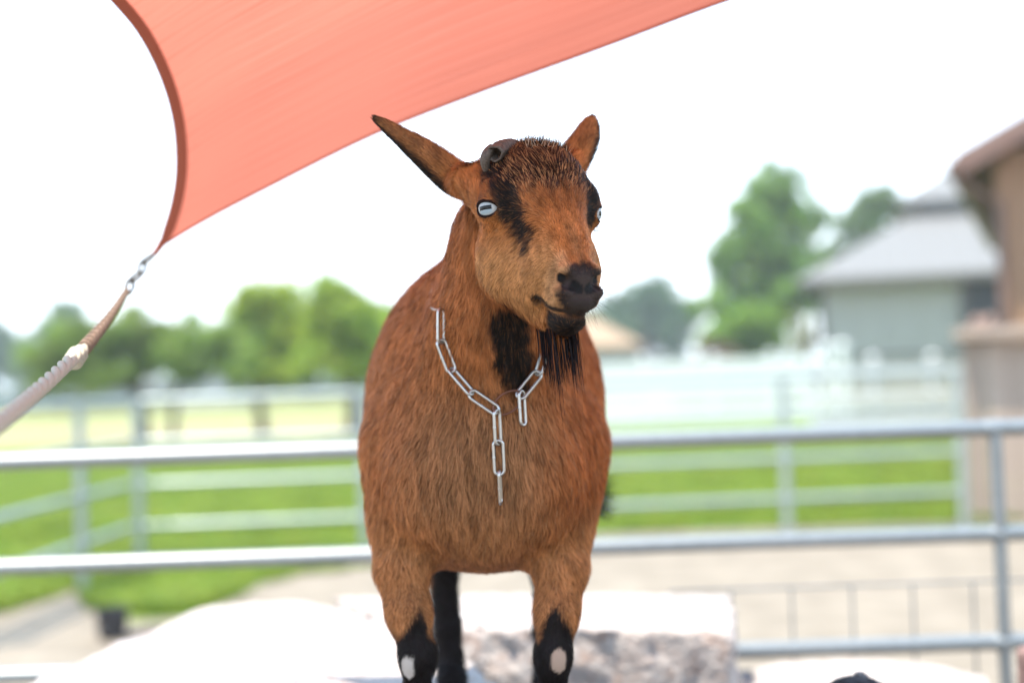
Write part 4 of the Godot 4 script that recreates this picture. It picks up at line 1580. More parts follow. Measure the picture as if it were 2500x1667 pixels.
	hip(th, Vector3(-6.2, 3.0, 0.5), Vector3(3.75, 3.0, -5.5), 4.75, 2.6, noisy(71, 0.02, lin(0.235, 0.155, 0.09), lin(0.30, 0.21, 0.13), Vector3(0.5, 0.5, 0.5), 0.9))
	place_at(put(board(Vector3(0.25, 3.0, 0.2)), "corner_trim", mat(lin(0.12, 0.11, 0.10)), th), Vector3(3.55, 1.5, 0.05))
	var ho := Vector3(-14.2889, 0.0000, -58.4090)
	ho.z = -92.0
	ho.x = -22.4
	var wh := thing("white_house", "white house with a brown roof seen between the orchard trunks", "house", ho)
	var s2 := Shape.new()
	s2.box(Vector3(0, 1.5, -3.0), Vector3(4.2, 3.0, 6.0), 0.02)
	put(s2.mesh(), "wall", mat(lin(0.30, 0.30, 0.29), 0.8), wh)
	hip(wh, Vector3(-2.5, 3.0, 0.4), Vector3(2.5, 3.0, -6.4), 4.6, 1.6, mat(lin(0.11, 0.085, 0.07), 0.9))
	place_at(put(board(Vector3(0.9, 1.1, 0.08)), "window", mat(lin(0.05, 0.06, 0.07), 0.2), wh), Vector3(-1.0, 1.6, 0.02))
	var wo := Vector3(-29.2, 0, -93.0)
	var ws := thing("white_shed", "long pale shed low behind the leftmost orchard tree", "shed", wo)
	var s3 := Shape.new()
	s3.box(Vector3(0, 0.9, -2.0), Vector3(5.2, 1.8, 4.0), 0.02)
	put(s3.mesh(), "wall", mat(lin(0.20, 0.22, 0.18), 0.8), ws)
	hip(ws, Vector3(-2.9, 1.8, 0.3), Vector3(2.9, 1.8, -4.3), 2.5, 1.6, mat(lin(0.15, 0.16, 0.14), 0.9))
	# a low pale house under the far trees on the right
	var lo := Vector3(12.7, 0, -110.0)
	var lh := thing("pale_house", "small pale house far off under the round hazy tree", "house", lo)
	var s4 := Shape.new()
	s4.box(Vector3(0, 1.4, -3.0), Vector3(5.0, 2.8, 6.0), 0.02)
	put(s4.mesh(), "wall", mat(lin(0.27, 0.29, 0.29), 0.8), lh)
	hip(lh, Vector3(-2.9, 2.8, 0.4), Vector3(2.9, 2.8, -6.4), 4.4, 1.7, mat(lin(0.20, 0.21, 0.215), 0.8))
	# a low grey wall and a heap of brushwood in front of the big tree
	var gw := put(board(Vector3(4.4, 1.35, 0.3), 0.02), "low_wall", noisy(73, 0.03, lin(0.10, 0.10, 0.105), lin(0.16, 0.155, 0.155), Vector3(0.8, 0.8, 0.8), 0.9))
	gw.position = Vector3(10.1, 0.9, -48.0)
	tag(gw, "low grey wall between the brushwood heap and the grey barn", "wall")

func hip(parent: Node, lo: Vector3, hi: Vector3, ridge: float, inset: float, m: Material) -> void:
	var a := lo
	var b := Vector3(hi.x, lo.y, lo.z)
	var c := hi
	var d := Vector3(lo.x, lo.y, hi.z)
	var mz := (lo.z + hi.z) / 2
	var e := Vector3(lo.x + inset, ridge, mz)
	var f := Vector3(hi.x - inset, ridge, mz)
	var s := Shape.new()
	s.quad(a, e, f, b)
	s.tri(b, f, c)
	s.quad(c, f, e, d)
	s.tri(d, e, a)
	var dn := Vector3(0, -0.15, 0)
	s.quad(a, b, b + dn, a + dn)
	s.quad(b, c, c + dn, b + dn)
	s.quad(d, a, a + dn, d + dn)
	s.quad(a + dn, b + dn, c + dn, d + dn)
	put(s.mesh(), "roof", m, parent)

func build_trees() -> void:
	var bark := noisy(81, 0.03, lin(0.030, 0.022, 0.016), lin(0.085, 0.066, 0.050), Vector3(4, 1, 4), 0.95, 5.0)
	var og := "orchard trees beyond the lawn"
	tree("orchard_tree", "wide low orchard tree at the left end with dark green crown", Vector3(-9.0057, 0.0000, -31.1008), 1.5, 0.10, [
		[Vector3(-1.0, 2.45, 0), Vector3(1.35, 0.85, 1.2)], [Vector3(0.15, 2.6, 0.2), Vector3(1.0, 0.75, 1.1)], [Vector3(-1.9, 2.1, 0.2), Vector3(0.85, 0.65, 0.9)], [Vector3(-0.9, 1.75, 0.5), Vector3(1.2, 0.4, 0.9)]],
		2600, 0.17, lin(0.160, 0.225, 0.048), bark, og, 101)
	tree("orchard_tree", "small orchard tree with thin straight dark trunk, second from the left", Vector3(-8.2248, 0.0000, -30.6028), 1.7, 0.085, [
		[Vector3(0.9, 2.3, 0), Vector3(1.1, 0.75, 1.0)], [Vector3(0.3, 2.1, 0.3), Vector3(0.8, 0.5, 0.8)], [Vector3(1.7, 2.0, 0.2), Vector3(0.7, 0.6, 0.8)]],
		1500, 0.16, lin(0.185, 0.265, 0.058), bark, og, 102, 0.05)
	tree("orchard_tree", "tallest lime green orchard tree with bright sunlit top", Vector3(-6.7316, 0.0000, -34.0039), 1.5, 0.13, [
		[Vector3(0.5, 3.0, 0), Vector3(1.45, 1.05, 1.3)], [Vector3(0.2, 3.75, 0), Vector3(0.65, 0.75, 0.7)], [Vector3(-0.5, 2.2, 0.3), Vector3(1.0, 0.65, 0.9)], [Vector3(1.4, 2.4, 0.2), Vector3(0.9, 0.7, 0.8)], [Vector3(0.4, 1.8, 0.4), Vector3(1.3, 0.45, 0.9)]],
		3400, 0.17, lin(0.270, 0.350, 0.036), bark, og, 103)
	tree("orchard_tree", "lime green orchard tree just left of the goat's shoulder", Vector3(-3.9430, 0.0000, -30.6158), 1.5, 0.12, [
		[Vector3(-0.1, 2.8, 0), Vector3(1.2, 0.9, 1.1)], [Vector3(-0.5, 3.45, 0), Vector3(0.55, 0.6, 0.6)], [Vector3(0.95, 2.4, 0.2), Vector3(0.85, 0.75, 0.8)], [Vector3(-0.6, 1.9, 0.4), Vector3(1.0, 0.5, 0.8)], [Vector3(0.5, 1.8, 0.4), Vector3(1.0, 0.45, 0.8)]],
		2800, 0.17, lin(0.230, 0.320, 0.038), bark, og, 104)
	tree("orchard_tree", "orchard tree half hidden behind the goat", Vector3(-2.4208, 0.0000, -31.7843), 1.5, 0.12, [
		[Vector3(0, 2.5, 0), Vector3(1.2, 0.9, 1.1)], [Vector3(-0.6, 2.1, 0.2), Vector3(0.9, 0.7, 0.8)]],
		1500, 0.17, lin(0.158, 0.263, 0.038), bark, og, 105)
	# far trees, pale with distance
	var fg := "far trees along the horizon"
	tree("far_tree", "hazy blue-green tree at the left edge of the view", Vector3(-45.5920, 0.0000, -111.6482), 3.0, 0.3, [
		[Vector3(-0.5, 6.0, 0), Vector3(2.6, 3.2, 2.5)], [Vector3(1.2, 4.6, 0), Vector3(2.0, 2.2, 2)]], 1500, 0.5, lin(0.088, 0.149, 0.070), bark, fg, 111)
	tree("far_tree", "hazy green tree showing above the leftmost orchard tree", Vector3(-31.4603, 0.0000, -88.5045), 2.5, 0.3, [
		[Vector3(0, 4.8, 0), Vector3(2.6, 2.3, 2.4)], [Vector3(2.0, 4.0, 0), Vector3(2.0, 1.7, 2)], [Vector3(-1.8, 3.6, 0), Vector3(1.6, 1.4, 2)]], 1500, 0.5, lin(0.105, 0.175, 0.079), bark, fg, 112)
	tree("far_tree", "hazy dark green round tree far off right of the goat's chin", Vector3(10.8442, 0.0000, -102.4329), 3.0, 0.4, [
		[Vector3(0, 6.6, 0), Vector3(3.6, 2.6, 3)], [Vector3(-2.6, 5.2, 0), Vector3(3.0, 2.2, 3)], [Vector3(2.2, 5.0, 0), Vector3(2.4, 2.2, 3)]], 2000, 0.6, lin(0.067, 0.131, 0.060), bark, fg, 113)
	tree("far_tree", "small hazy tree beside the goat's lips above the tan roof", Vector3(7.0900, 0.0000, -101.3092), 3.0, 0.4, [
		[Vector3(0, 4.8, 0), Vector3(3.0, 1.7, 2.6)]], 900, 0.6, lin(0.079, 0.140, 0.056), bark, fg, 114)
	# hedges that close the view behind the orchard and beyond the paddock
	var hm := leaf_mat(lin(0.085, 0.13, 0.045))
	for k in 3:
		var hd := thing("hedge", ["long grey-green hedge low behind the orchard trees at the left", "low hedge between the middle orchard trees behind the white house", "low hedge far behind the white board fences on the right"][k], "hedge", [Vector3(-38, 0, -100), Vector3(-13, 0, -104), Vector3(24, 0, -125)][k])
		var lumps: Array = []
		for q in 9: lumps.append([Vector3((q - 4) * [3.4, 2.8, 4.5][k], 1.0, 0), Vector3([2.4, 2.0, 3.2][k], 1.25 + 0.35 * sin(q * 2.1 + k), 1.4)])
		leaves("foliage", hd, lumps, 2200, 0.4, hm, 131 + k)
	# the big tree and what stands about it
	var f6 := Vector3(10.9962, 0.0000, -52.8966)
	f6 = f6 * (54.0 / -f6.z)
	tree("broadleaf_tree", "tall bright green broadleaf tree left of the grey barn", f6, 2.6, 0.26, [
		[Vector3(0.0, 6.5, 0), Vector3(2.2, 2.2, 2.0)], [Vector3(0.3, 9.0, 0), Vector3(1.3, 1.5, 1.4)], [Vector3(-1.1, 7.6, 0.2), Vector3(1.2, 1.3, 1.2)], [Vector3(1.4, 7.9, 0), Vector3(1.1, 1.3, 1.2)], [Vector3(-2.0, 5.6, 0.2), Vector3(1.2, 1.0, 1.2)], [Vector3(0.4, 4.4, 0.3), Vector3(2.1, 1.5, 1.6)], [Vector3(-1.3, 3.4, 0.3), Vector3(1.6, 1.2, 1.4)]],
		4800, 0.26, lin(0.154, 0.263, 0.052), bark, "", 121, 0.10)
	var f7 := Vector3(17.1826, 0.0000, -60.5352)
	f7 = f7 * (66.0 / -f7.z)
	tree("broadleaf_tree", "dark green tree rising behind the grey barn's roof", f7, 4.0, 0.3, [
		[Vector3(0, 8.8, 0), Vector3(1.4, 2.0, 1.6)], [Vector3(0.7, 9.8, 0), Vector3(1.0, 1.2, 1.2)], [Vector3(-0.9, 7.2, 0), Vector3(1.4, 1.3, 1.4)], [Vector3(-2.3, 7.2, 0), Vector3(0.9, 0.7, 0.9)], [Vector3(-0.3, 5.8, 0), Vector3(2.0, 1.4, 1.4)]],
		2600, 0.26, lin(0.102, 0.166, 0.049), bark, "", 122, 0.05)
	var f8 := Vector3(7.0165, 0.0000, -39.6847)
	f8 = f8 * (50.0 / -f8.z)
	var bush := thing("large_bush", "lime green bush spreading at the foot of the tall broadleaf tree", "bush", f8)
	leaves("foliage", bush, [[Vector3(-0.2, 2.9, 0), Vector3(1.5, 1.2, 1.2)], [Vector3(-1.0, 3.9, 0), Vector3(0.8, 0.7, 0.8)], [Vector3(1.1, 2.9, 0), Vector3(1.2, 1.4, 1.2)], [Vector3(0.2, 1.3, 0), Vector3(1.6, 1.2, 1.2)]], 2400, 0.2, leaf_mat(lin(0.172, 0.289, 0.035)), 123)
	var f9 := Vector3(10.6457, 0.0000, -46.6436)
	f9 = f9 * (44.0 / -f9.z)
	var col := thing("upright_shrub", "olive yellow upright shrub against the grey barn's corner", "shrub", f9)
	leaves("foliage", col, [[Vector3(0, 1.7, 0), Vector3(0.42, 1.6, 0.5)], [Vector3(-0.15, 0.7, 0), Vector3(0.6, 0.8, 0.6)]], 900, 0.13, leaf_mat(lin(0.201, 0.219, 0.061)), 124)
	var f10 := Vector3(7.1560, 0.0000, -48.3471)
	f10 = f10 * (49.0 / -f10.z)
	var heap := thing("brushwood_heap", "brown heap of brushwood left of the lime green bush", "heap", f10)
	leaves("twigs", heap, [[Vector3(0, 1.0, 0), Vector3(1.1, 1.1, 1.0)], [Vector3(0.5, 1.9, 0), Vector3(0.9, 0.8, 0.8)], [Vector3(-0.7, 0.7, 0), Vector3(0.8, 0.7, 0.8)]], 1500, 0.16, leaf_mat(lin(0.228, 0.161, 0.123)), 125)

func build_fences() -> void:
	# ---- near pipe panel
	var steel := noisy(91, 0.03, lin(0.175, 0.188, 0.190), lin(0.255, 0.268, 0.266), Vector3(3, 3, 3), 0.42, 0.0, 0.5)
	var z := -2.90
	var o1 := Vector3(0, 0, z)
	var near := thing("pipe_fence", "galvanised pipe fence panel close behind the goat", "fence", o1)
	for y in [1.199, 0.961, 0.717, 0.47, 0.22]:
		pipe(Vector3(-1.9, y, 0), Vector3(1.75, y, 0), 0.0185, "rail", steel, near)
	for x in [-1.9, Vector3(1.0901, 0.9441, -2.9128).x, 1.75]:
		pipe(Vector3(x, 0.0, 0.004), Vector3(x, 1.199, 0.004), 0.0148, "post", steel, near)
	for y in [1.199, 0.961, 0.717, 0.47, 0.22]:
		for x in [-1.9, Vector3(1.0901, 0.9441, -2.9128).x, 1.75]:
			var wl := Shape.new()
			wl.tube(PackedVector3Array([Vector3(x - 0.024, y, 0), Vector3(x - 0.017, y, 0), Vector3(x + 0.017, y, 0), Vector3(x + 0.024, y, 0)]), PackedFloat32Array([0.0188, 0.0204, 0.0204, 0.0188]), 14)
			put(wl.mesh(), "clamp", steel, near)
	# wire mesh tied to its lower half on the right
	var wm := thing("wire_mesh", "thin grey square wire mesh tied to the lower right rails of the near pipe fence", "wire mesh", Vector3(0, 0, z))
	var wire := mat(lin(0.20, 0.215, 0.215), 0.5, 0.4)
	var wx0 := Vector3(0.3418, 0.8572, -2.9353).x
	var wtop := Vector3(0.7629, 0.8489, -2.9356).y
	for k in 9:
		var x := wx0 + 0.1385 * k
		if x > 1.74: break
		pipe(Vector3(x, 0.02, -0.026), Vector3(x, wtop, -0.026), 0.0026, "wire", wire, wm)
	for k in 6:
		pipe(Vector3(wx0, wtop - 0.1385 * k, -0.0305), Vector3(1.74, wtop - 0.1385 * k, -0.0305), 0.0023, "wire", wire, wm)
	# ---- pipe fence round the lawn: a long side and a side that comes nearer on the left
	var paint := noisy(92, 0.03, lin(0.26, 0.30, 0.29), lin(0.36, 0.40, 0.385), Vector3(2, 2, 2), 0.4, 0.0, 0.5)
	var corner := Vector3(-2.9108, 0.5879, -9.8259)
	var right := Vector3(3.6311, 0.6002, -10.3758)
	var leftw := Vector3(-3.0918, 0.6374, -6.7232)
	corner.y = 0; right.y = 0; leftw.y = 0
	var far := thing("pipe_fence", "grey four-rail pipe fence running along the far side of the lawn strip", "fence", corner)
	var side := thing("pipe_fence", "grey four-rail pipe fence slanting towards the left edge of the view", "fence", corner)
	for y in [1.276, 0.955, 0.632, 0.31]:
		var r := Vector3(0, y, 0)
		pipe(r, right - corner + r, 0.024, "rail", paint, far)
		pipe(r + Vector3(-0.06, 0, 0.03), leftw - corner + r, 0.024, "rail", paint, side)
	for f in [0.0, 0.262, 0.775, 0.998]:
		var x: Vector3 = (right - corner) * f
		pipe(x + Vector3(0, 0, 0.004), x + Vector3(0, 1.30, 0.004), 0.036, "post", paint, far)
	for f in [0.36, 0.97]:
		var x: Vector3 = (leftw - corner) * f
		pipe(x + Vector3(0, 0, 0.004), x + Vector3(0, 1.30, 0.004), 0.034, "post", paint, side)
	# ---- white board fences before the barns
	var white := mat(lin(0.60, 0.605, 0.59), 0.6)
	var ob := Vector3(9.2, 0, -24.0)
	var fb := thing("board_fence", "white three-rail board fence in front of the grey barn", "fence", ob)
	var bx0 := Vector3(5.6732, 0.8942, -24.0230).x
	var bx1 := Vector3(10.1655, 0.7415, -24.0274).x
	for y in [1.24, 0.715, 0.26]:
		place_at(put(board(Vector3(bx1 - bx0, 0.15 if y > 1.0 else 0.24, 0.04), 0.008), "rail", white, fb), Vector3((bx0 + bx1) / 2, y, -23.97) - ob)
	for k in 5:
		var x := lerpf(bx0, bx1, k / 4.0)
		place_at(put(board(Vector3(0.13, 1.46, 0.13), 0.01), "post", white, fb), Vector3(x, 0.73, -24.06) - ob)
		place_at(put(cap_mesh(0.19), "post_cap", white, fb), Vector3(x, 1.46, -24.06) - ob)
	var oc := Vector3(5.6, 0, -33.0)
	var fc := thing("board_fence", "tall white board fence between the tan-roofed shed and the grey barn", "fence", oc)
	var cx0 := Vector3(0.0006, 0.9885, -33.0240).x
	var cx1 := Vector3(7.7555, 0.7248, -33.0315).x
	for y in [1.52, 1.22, 0.92, 0.62, 0.28]:
		place_at(put(board(Vector3(cx1 - cx0, 0.25, 0.04), 0.008), "rail", white, fc), Vector3((cx0 + cx1) / 2, y, -32.97) - oc)
	for px: float in [cx0, Vector3(1.6914, 0.9310, -33.0256).x, Vector3(3.3821, 0.8735, -33.0273).x, Vector3(5.1856, 0.8122, -33.0290).x, Vector3(6.7073, 0.7604, -33.0305).x, cx1]:
		place_at(put(board(Vector3(0.16, 1.72, 0.16), 0.01), "post", white, fc), Vector3(px, 0.86, -33.07) - oc)
		place_at(put(cap_mesh(0.24), "post_cap", white, fc), Vector3(px, 1.72, -33.07) - oc)
	var gate := thing("board_gate", "white board gate post pair where the two white fences meet", "gate", Vector3(cx1 + 0.25, 0, -31.5))
	for k in 2:
		place_at(put(board(Vector3(0.22, 1.85, 0.22), 0.01), "post", white, gate), Vector3(0.32 * k - 0.25, 0.925, 0.3 * k))
		place_at(put(cap_mesh(0.30), "post_cap", white, gate), Vector3(0.32 * k - 0.25, 1.85, 0.3 * k))

func cap_mesh(w: float) -> ArrayMesh:
	var s := Shape.new()
	s.box(Vector3(0, 0.02, 0), Vector3(w, 0.04, w), 0.008)
	var h := w * 0.42
	var t := Vector3(0, 0.04 + w * 0.35, 0)
	var c := [Vector3(-h, 0.042, h), Vector3(h, 0.042, h), Vector3(h, 0.042, -h), Vector3(-h, 0.042, -h)]
	for i in 4: s.tri(c[i], t, c[(i + 1) % 4])
	return s.mesh()

func build_stones() -> void:
	var m := noisy(95, 0.02, lin(0.22, 0.140, 0.105), lin(0.41, 0.370, 0.335), Vector3(2.2, 2.2, 2.2), 0.9, 7.0)
	var g: Gradient = (m.albedo_texture as NoiseTexture2D).color_ramp
	g.set_offset(1, 0.30)
	g.set_color(1, lin(0.33, 0.262, 0.225))
	g.add_point(0.42, lin(0.36, 0.312, 0.285))
	stone("stone_block", "broad pale stone block with rounded far edge that the brown goat stands on", [
		Vector3(-0.8182, 0.8800, -2.0741), Vector3(-0.8119, 0.8800, -2.1519), Vector3(-0.7721, 0.8800, -2.2756), Vector3(-0.7686, 0.8800, -2.4253), Vector3(-0.7359, 0.8800, -2.4772), Vector3(-0.7134, 0.8800, -2.6197), Vector3(-0.6991, 0.8800, -2.7554), Vector3(-0.6576, 0.8800, -2.7951), Vector3(-0.5933, 0.8800, -2.8152), Vector3(-0.4902, 0.8800, -2.8170), Vector3(-0.4476, 0.8800, -2.7654), Vector3(-0.3470, 0.8800, -2.6391), Vector3(-0.2430, 0.8800, -2.4561), Vector3(-0.1032, 0.8800, -2.1787), Vector3(-0.0408, 0.8800, -1.9842), Vector3(0.16, 0.88, -1.75), Vector3(0.17, 0.88, -1.28), Vector3(-0.3, 0.88, -1.2), Vector3(-0.78, 0.88, -1.3), Vector3(-0.86, 0.88, -1.7)],
		0.88, 0.0, m, 7, 0.010, "")
	stone("stone_block", "long pale stone block with pinkish front face right behind the goat's legs", [
		Vector3(-0.4135, 0.8800, -2.8580), Vector3(-0.1304, 0.8800, -2.8297), Vector3(0.1932, 0.8800, -2.7812), Vector3(0.4376, 0.8800, -2.7042), Vector3(0.4153, 0.8800, -2.5212), Vector3(0.3814, 0.8800, -2.3518), Vector3(0.0833, 0.8800, -2.4120), Vector3(-0.1994, 0.8800, -2.4657), Vector3(-0.2579, 0.8800, -2.5517)],
		0.876, 0.0, m, 8, 0.014, "")
	stone("stone_block", "lower pale flat stone at the bottom right behind the dark goat", [
		Vector3(0.5096, 0.7000, -2.8155), Vector3(0.5804, 0.7000, -2.8563), Vector3(0.7362, 0.7000, -2.8587), Vector3(0.8890, 0.7000, -2.7920), Vector3(0.9543, 0.7000, -2.6609), Vector3(0.9256, 0.7000, -2.4915), Vector3(0.7448, 0.7000, -2.2159), Vector3(0.4518, 0.7000, -2.2510), Vector3(0.4351, 0.7000, -2.4907)],
		0.70, 0.0, m, 9, 0.010, "")
	var dm := noisy(96, 0.03, lin(0.035, 0.030, 0.036), lin(0.10, 0.088, 0.10), Vector3(4, 4, 4), 0.8, 6.0)
	stone("stone_block", "small dark jagged stone against the right end of the long stone block", [
		Vector3(0.5025, 0.6600, -2.9723), Vector3(0.5281, 0.6600, -2.9907), Vector3(0.5306, 0.6600, -2.8781), Vector3(0.5070, 0.6600, -2.7467), Vector3(0.4701, 0.6600, -2.6782), Vector3(0.4615, 0.6600, -2.7530)],
		0.655, 0.0, dm, 10, 0.010, "")
	stone("stone_block", "low step stone under the dark goat at the bottom right", [
		Vector3(0.30, 0.2, -1.35), Vector3(0.95, 0.2, -1.35), Vector3(0.98, 0.2, -2.0), Vector3(0.65, 0.2, -2.06), Vector3(0.28, 0.2, -2.0)], 0.235, 0.0, m, 12, 0.012, "")
	# a black rubber bucket lying in the dirt at the left
	var bk := thing("rubber_bucket", "small black rubber bucket on the dirt left of the stone block", "bucket", Vector3(-2.2391, 0.0000, -7.0063))
	var s := Shape.new()
	var prof := [Vector2(0.0, 0.006), Vector2(0.070, 0.006), Vector2(0.075, 0.02), Vector2(0.088, 0.15), Vector2(0.094, 0.155), Vector2(0.094, 0.165), Vector2(0.085, 0.165), Vector2(0.070, 0.03), Vector2(0.0, 0.025)]
	for i in prof.size():
		for j in 28:
			var a := TAU * j / 28.0
			s.v.append(Vector3(cos(a) * prof[i].x, prof[i].y, sin(a) * prof[i].x))
	for i in prof.size() - 1:
		for j in 28:
			var a := i * 28 + j
			var b := i * 28 + (j + 1) % 28
			s.ix.append_array([a, a + 28, b, b, a + 28, b + 28])
	put(s.mesh(), "pail", mat(lin(0.014, 0.012, 0.014), 0.6), bk)
	var hd := Shape.new()
	hd.tube(curve3([Vector3(-0.09, 0.15, 0), Vector3(0.0, 0.05, 0.11), Vector3(0.09, 0.15, 0)], 16), radii([0.004, 0.004], 16), 8)
	put(hd.mesh(), "handle", mat(lin(0.05, 0.05, 0.05), 0.5, 0.6), bk)
	var hose := Shape.new()
	hose.tube(curve3([Vector3(-2.2034, 0.0150, -6.9846), Vector3(-2.0972, 0.0150, -7.1097), Vector3(-1.9030, 0.0150, -7.1995), Vector3(-1.6424, 0.0150, -7.1294)], 24), radii([0.014, 0.014], 24), 10)
	tag(put(hose.mesh(), "water_hose", mat(lin(0.02, 0.018, 0.02), 0.5)), "black hose lying on the dirt beside the rubber bucket", "hose")
	# a weathered post at the bottom right corner
	var wp := put(board(Vector3(0.09, 0.92, 0.09), 0.01), "wooden_post", noisy(97, 0.03, lin(0.12, 0.07, 0.06), lin(0.22, 0.14, 0.12), Vector3(6, 0.6, 6), 0.85, 3.0))
	wp.position = Vector3(Vector3(0.8698, 0.8667, -2.1147).x, 0.42, -2.1)
	wp.rotation.y = 0.4
	tag(wp, "reddish brown wooden post cut off by the bottom right corner", "post")

func build_sail() -> void:
	var ab := curve3([Vector3(-0.5490, 1.5573, -1.9449), Vector3(-0.5244, 1.5875, -1.9240), Vector3(-0.4997, 1.6319, -1.8927), Vector3(-0.4824, 1.6775, -1.8564), Vector3(-0.4730, 1.7319, -1.8098), Vector3(-0.4722, 1.7799, -1.7484), Vector3(-0.4831, 1.8243, -1.6871), Vector3(-0.5010, 1.8536, -1.6262), Vector3(-0.5271, 1.8861, -1.5352), Vector3(-0.5555, 1.9131, -1.4344), Vector3(-0.80, 2.05, -1.15), Vector3(-1.15, 2.35, -0.6), Vector3(-1.6, 2.7, 0.2)], 110)
	var ac := curve3([Vector3(-0.5490, 1.5573, -1.9449), Vector3(-0.4739, 1.5963, -1.9287), Vector3(-0.3681, 1.6419, -1.9024), Vector3(-0.1948, 1.7114, -1.8604), Vector3(-0.0354, 1.7596, -1.8190), Vector3(0.1507, 1.8104, -1.7725), Vector3(0.3154, 1.8555, -1.7262), Vector3(0.5483, 1.9102, -1.6646), Vector3(0.8532, 1.9652, -1.5830), Vector3(1.2647, 2.0186, -1.4814)], 150)
	var A := ab[0]
	var nz := FastNoiseLite.new()
	nz.seed = 14
	nz.frequency = 1.0
	nz.fractal_octaves = 3
	var v := PackedVector3Array()
	var uv := PackedVector2Array()
	var ix := PackedInt32Array()
	var n := PackedVector3Array()
	var nu := ac.size()
	var nv := ab.size()
	for j in nv:
		for i in nu:
			var p := ac[i] + ab[j] - A
			var u := float(i) / (nu - 1)
			var w := float(j) / (nv - 1)
			# slack folds that run along the long edge
			var f := nz.get_noise_2d(u * 0.9, w * 46.0) * 0.0024 + nz.get_noise_2d(u * 1.5 + 40.0, w * 14.0) * 0.005
			f *= smoothstep(0.0, 0.06, w) * smoothstep(0.0, 0.05, u)
			p += Vector3(0.05, 0.75, 0.6) * f
			v.append(p)
			uv.append(Vector2(u, w))
	for j in nv - 1:
		for i in nu - 1:
			var a := j * nu + i
			ix.append_array([a, a + 1, a + nu, a + 1, a + nu + 1, a + nu])
	n.resize(v.size())
	for i in range(0, ix.size(), 3):
		var fn := (v[ix[i + 2]] - v[ix[i]]).cross(v[ix[i + 1]] - v[ix[i]])
		n[ix[i]] += fn; n[ix[i + 1]] += fn; n[ix[i + 2]] += fn
	for i in n.size(): n[i] = n[i].normalized()
	var sail := thing("shade_sail", "coral red shade sail stretched overhead above the goat", "shade sail", A)
	for i in v.size(): v[i] -= A
	var cloth := mat(Color.WHITE, 0.85)
	cloth.albedo_texture = noise_tex(15, 0.01, lin(0.49, 0.138, 0.088), lin(0.64, 0.220, 0.155))
	cloth.uv1_scale = Vector3(0.55, 34.0, 1.0)
	cloth.backlight_enabled = true
	cloth.backlight = Color(0.95, 0.95, 0.95)
	cloth.metallic_specular = 0.2
	put(arr_mesh(v, n, ix, PackedColorArray(), uv), "cloth", cloth, sail)
	var hemm := mat(lin(0.30, 0.075, 0.040), 0.8)
	for k in 2:
		var c: PackedVector3Array = ab if k == 0 else ac
		var hm := Shape.new()
		# a folded band along the edge: flat, a few millimetres thick
		var wdt := 0.0085 if k == 0 else 0.0022
		for i in c.size():
			var t := (c[mini(i + 1, c.size() - 1)] - c[maxi(i - 1, 0)]).normalized()
			var inward := ((ac[6] - A) if k == 0 else (ab[8] - A))
			inward = (inward - t * inward.dot(t)).normalized()
			var up := t.cross(inward).normalized()
			var p := c[i] - A + inward * wdt * 0.8
			var fade := minf(1.0, 0.25 + i / 14.0)
			for q in 10:
				var a := TAU * q / 10.0
				hm.v.append(p + inward * cos(a) * wdt * fade + up * sin(a) * 0.0022)
		for i in c.size() - 1:
			for q in 10:
				var a := i * 10 + q
				var b := i * 10 + (q + 1) % 10
				hm.ix.append_array([a, a + 10, b, b, a + 10, b + 10])
		put(hm.mesh(), "hem", hemm, sail)
	# ---- the rope that ties its corner down
	var rope := thing("tie_rope", "pale rope and short chain tying the sail's corner down to the left", "rope", A)
	var steel := mat(lin(0.40, 0.41, 0.40), 0.35, 0.9)
	var dark := mat(lin(0.075, 0.065, 0.050), 0.5, 0.6)
	var lm := link_mesh(0.036, 0.0068, 0.0029)
	var p0 := A
	var p1 := Vector3(-0.5423, 1.4915, -1.7967)
	var d := (p1 - p0)
	var y := d.normalized()
	for k in 4:
		var zz := Vector3(0, 0, 1)
		zz = (zz - y * zz.dot(y)).normalized().rotated(y, 0.2 if k % 2 == 0 else 1.7)
		var l := put(lm, "link", dark, rope)
		l.transform = Transform3D(Basis(y.cross(zz), y, zz), d * ((k + 0.5) / 4.0))
	var tan_ := noisy(98, 0.04, lin(0.13, 0.085, 0.058), lin(0.25, 0.175, 0.125), Vector3(25, 25, 25), 0.9, 4.0)
	var pale := noisy(99, 0.04, lin(0.30, 0.285, 0.22), lin(0.46, 0.44, 0.35), Vector3(25, 25, 25), 0.9, 4.0)
	var core := curve3([p1, Vector3(-0.5301, 1.4439, -1.6680), Vector3(-0.5145, 1.4030, -1.5291)], 90)
	# brown cord wound round the doubled rope
	var coil := Shape.new()
	var cp := PackedVector3Array()
	var cr := PackedFloat32Array()
	var turns := 15.0
	for i in 400:
		var t := i / 399.0
		var k := t * 89.0
		var c := core[int(k)].lerp(core[mini(int(k) + 1, 89)], k - int(k))
		var u := y.cross(Vector3.UP).normalized()
		var w := u.cross(y).normalized()
		var a := t * turns * TAU
		cp.append(c + (u * cos(a) + w * sin(a)) * lerpf(0.0034, 0.0062, t) - A)
		cr.append(lerpf(0.0017, 0.0029, t))
	coil.tube(cp, cr, 8)
	put(coil.mesh(), "wound_cord", tan_, rope)
	var inner := Shape.new()
	var ip := PackedVector3Array()
	for c in core: ip.append(c - A)
	inner.tube(ip, radii([0.0028, 0.0055], 90), 10)
	put(inner.mesh(), "rope_core", tan_, rope)
	# the knot
	var kn := Shape.new()
	var kc := Vector3(-0.5116, 1.3908, -1.4894)
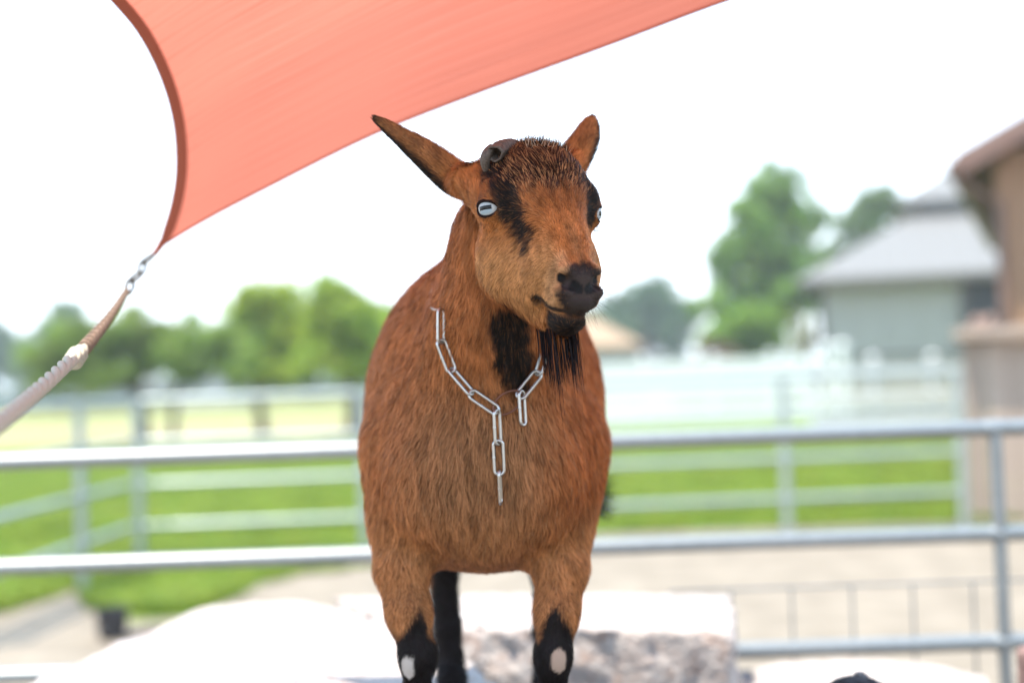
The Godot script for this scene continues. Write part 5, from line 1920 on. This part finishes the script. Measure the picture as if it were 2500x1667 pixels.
	for q in 3:
		var kp := PackedVector3Array()
		var kr := PackedFloat32Array()
		for i in 24:
			var a := TAU * i / 24.0
			var u := y.cross(Vector3.UP).normalized()
			var w := u.cross(y).normalized()
			kp.append(kc + y * ((q - 1) * 0.011 + 0.004 * sin(a)) + (u * cos(a) + w * sin(a)) * 0.0072 - A)
			kr.append(0.0046)
		kn.tube(kp, kr, 8, true)
	put(kn.mesh(), "knot", pale, rope)
	# three twisted strands run on out of view
	var line := curve3([Vector3(-0.5133, 1.4012, -1.5192), Vector3(-0.4615, 1.3551, -1.2404), Vector3(-0.4191, 1.3234, -1.0212), Vector3(-0.3861, 1.2826, -0.7823)], 160)
	for q in 3:
		var st := Shape.new()
		var sp := PackedVector3Array()
		for i in line.size():
			var t := (line[mini(i + 1, 159)] - line[maxi(i - 1, 0)]).normalized()
			var u := t.cross(Vector3.UP).normalized()
			var w := u.cross(t).normalized()
			var a := TAU * q / 3.0 + i * 0.33
			sp.append(line[i] + (u * cos(a) + w * sin(a)) * 0.0042 - A)
		st.tube(sp, radii([0.0042, 0.0042], 160), 8)
		put(st.mesh(), "strand", pale, rope)


func _ready() -> void:
	rng.seed = 20240611
	# ---- camera
	var cam := Camera3D.new()
	cam.name = "camera"
	var at := CameraAttributesPhysical.new()
	at.frustum_focal_length = 44.785
	at.exposure_aperture = 1.75
	at.frustum_focus_distance = 1.375
	at.frustum_near = 0.05
	at.frustum_far = 3000.0
	cam.attributes = at
	cam.position = Vector3(0, 1.35, 0)
	cam.rotation = Vector3(0.0287, 0, -0.034)
	add_child(cam)
	cam.current = true
	# ---- sky, air, exposure
	var we := WorldEnvironment.new()
	we.name = "world_environment"
	var env := Environment.new()
	env.background_mode = Environment.BG_SKY
	var sky := Sky.new()
	var sm := ProceduralSkyMaterial.new()
	sm.sky_top_color = Color(0.62, 0.78, 0.95)
	sm.sky_horizon_color = Color(0.93, 0.955, 0.97)
	sm.sky_curve = 0.25
	sm.ground_bottom_color = Color(0.45, 0.42, 0.33)
	sm.ground_horizon_color = Color(0.80, 0.82, 0.80)
	sm.sun_angle_max = 40.0
	sm.sun_curve = 0.2
	sky.sky_material = sm
	env.sky = sky
	env.background_energy_multiplier = SKY_E
	env.tonemap_mode = Environment.TONE_MAPPER_LINEAR
	env.tonemap_exposure = EXPOSURE
	env.fog_enabled = true
	env.fog_density = 0.0012
	env.fog_light_color = Color(0.93, 0.96, 0.98)
	env.sdfgi_enabled = true
	env.ssao_enabled = true
	env.ssil_enabled = true
	we.environment = env
	add_child(we)
	var sun := DirectionalLight3D.new()
	sun.name = "sun"
	sun.light_energy = SUN_E
	sun.light_color = Color(1.0, 0.96, 0.9)
	sun.light_angular_distance = 0.6
	sun.shadow_enabled = true
	add_child(sun)
	sun.look_at_from_position(SUN_DIR * 10.0, Vector3.ZERO, Vector3.FORWARD)
	var t0 := Time.get_ticks_msec()
	build_place()
	print("place ", Time.get_ticks_msec() - t0)
	build_goat()
	print("goat ", Time.get_ticks_msec() - t0)

const SKY_E := 1.15
const EXPOSURE := 2.9
const SUN_E := 1.25
const SUN_DIR := Vector3(-0.27, 0.94, 0.17)
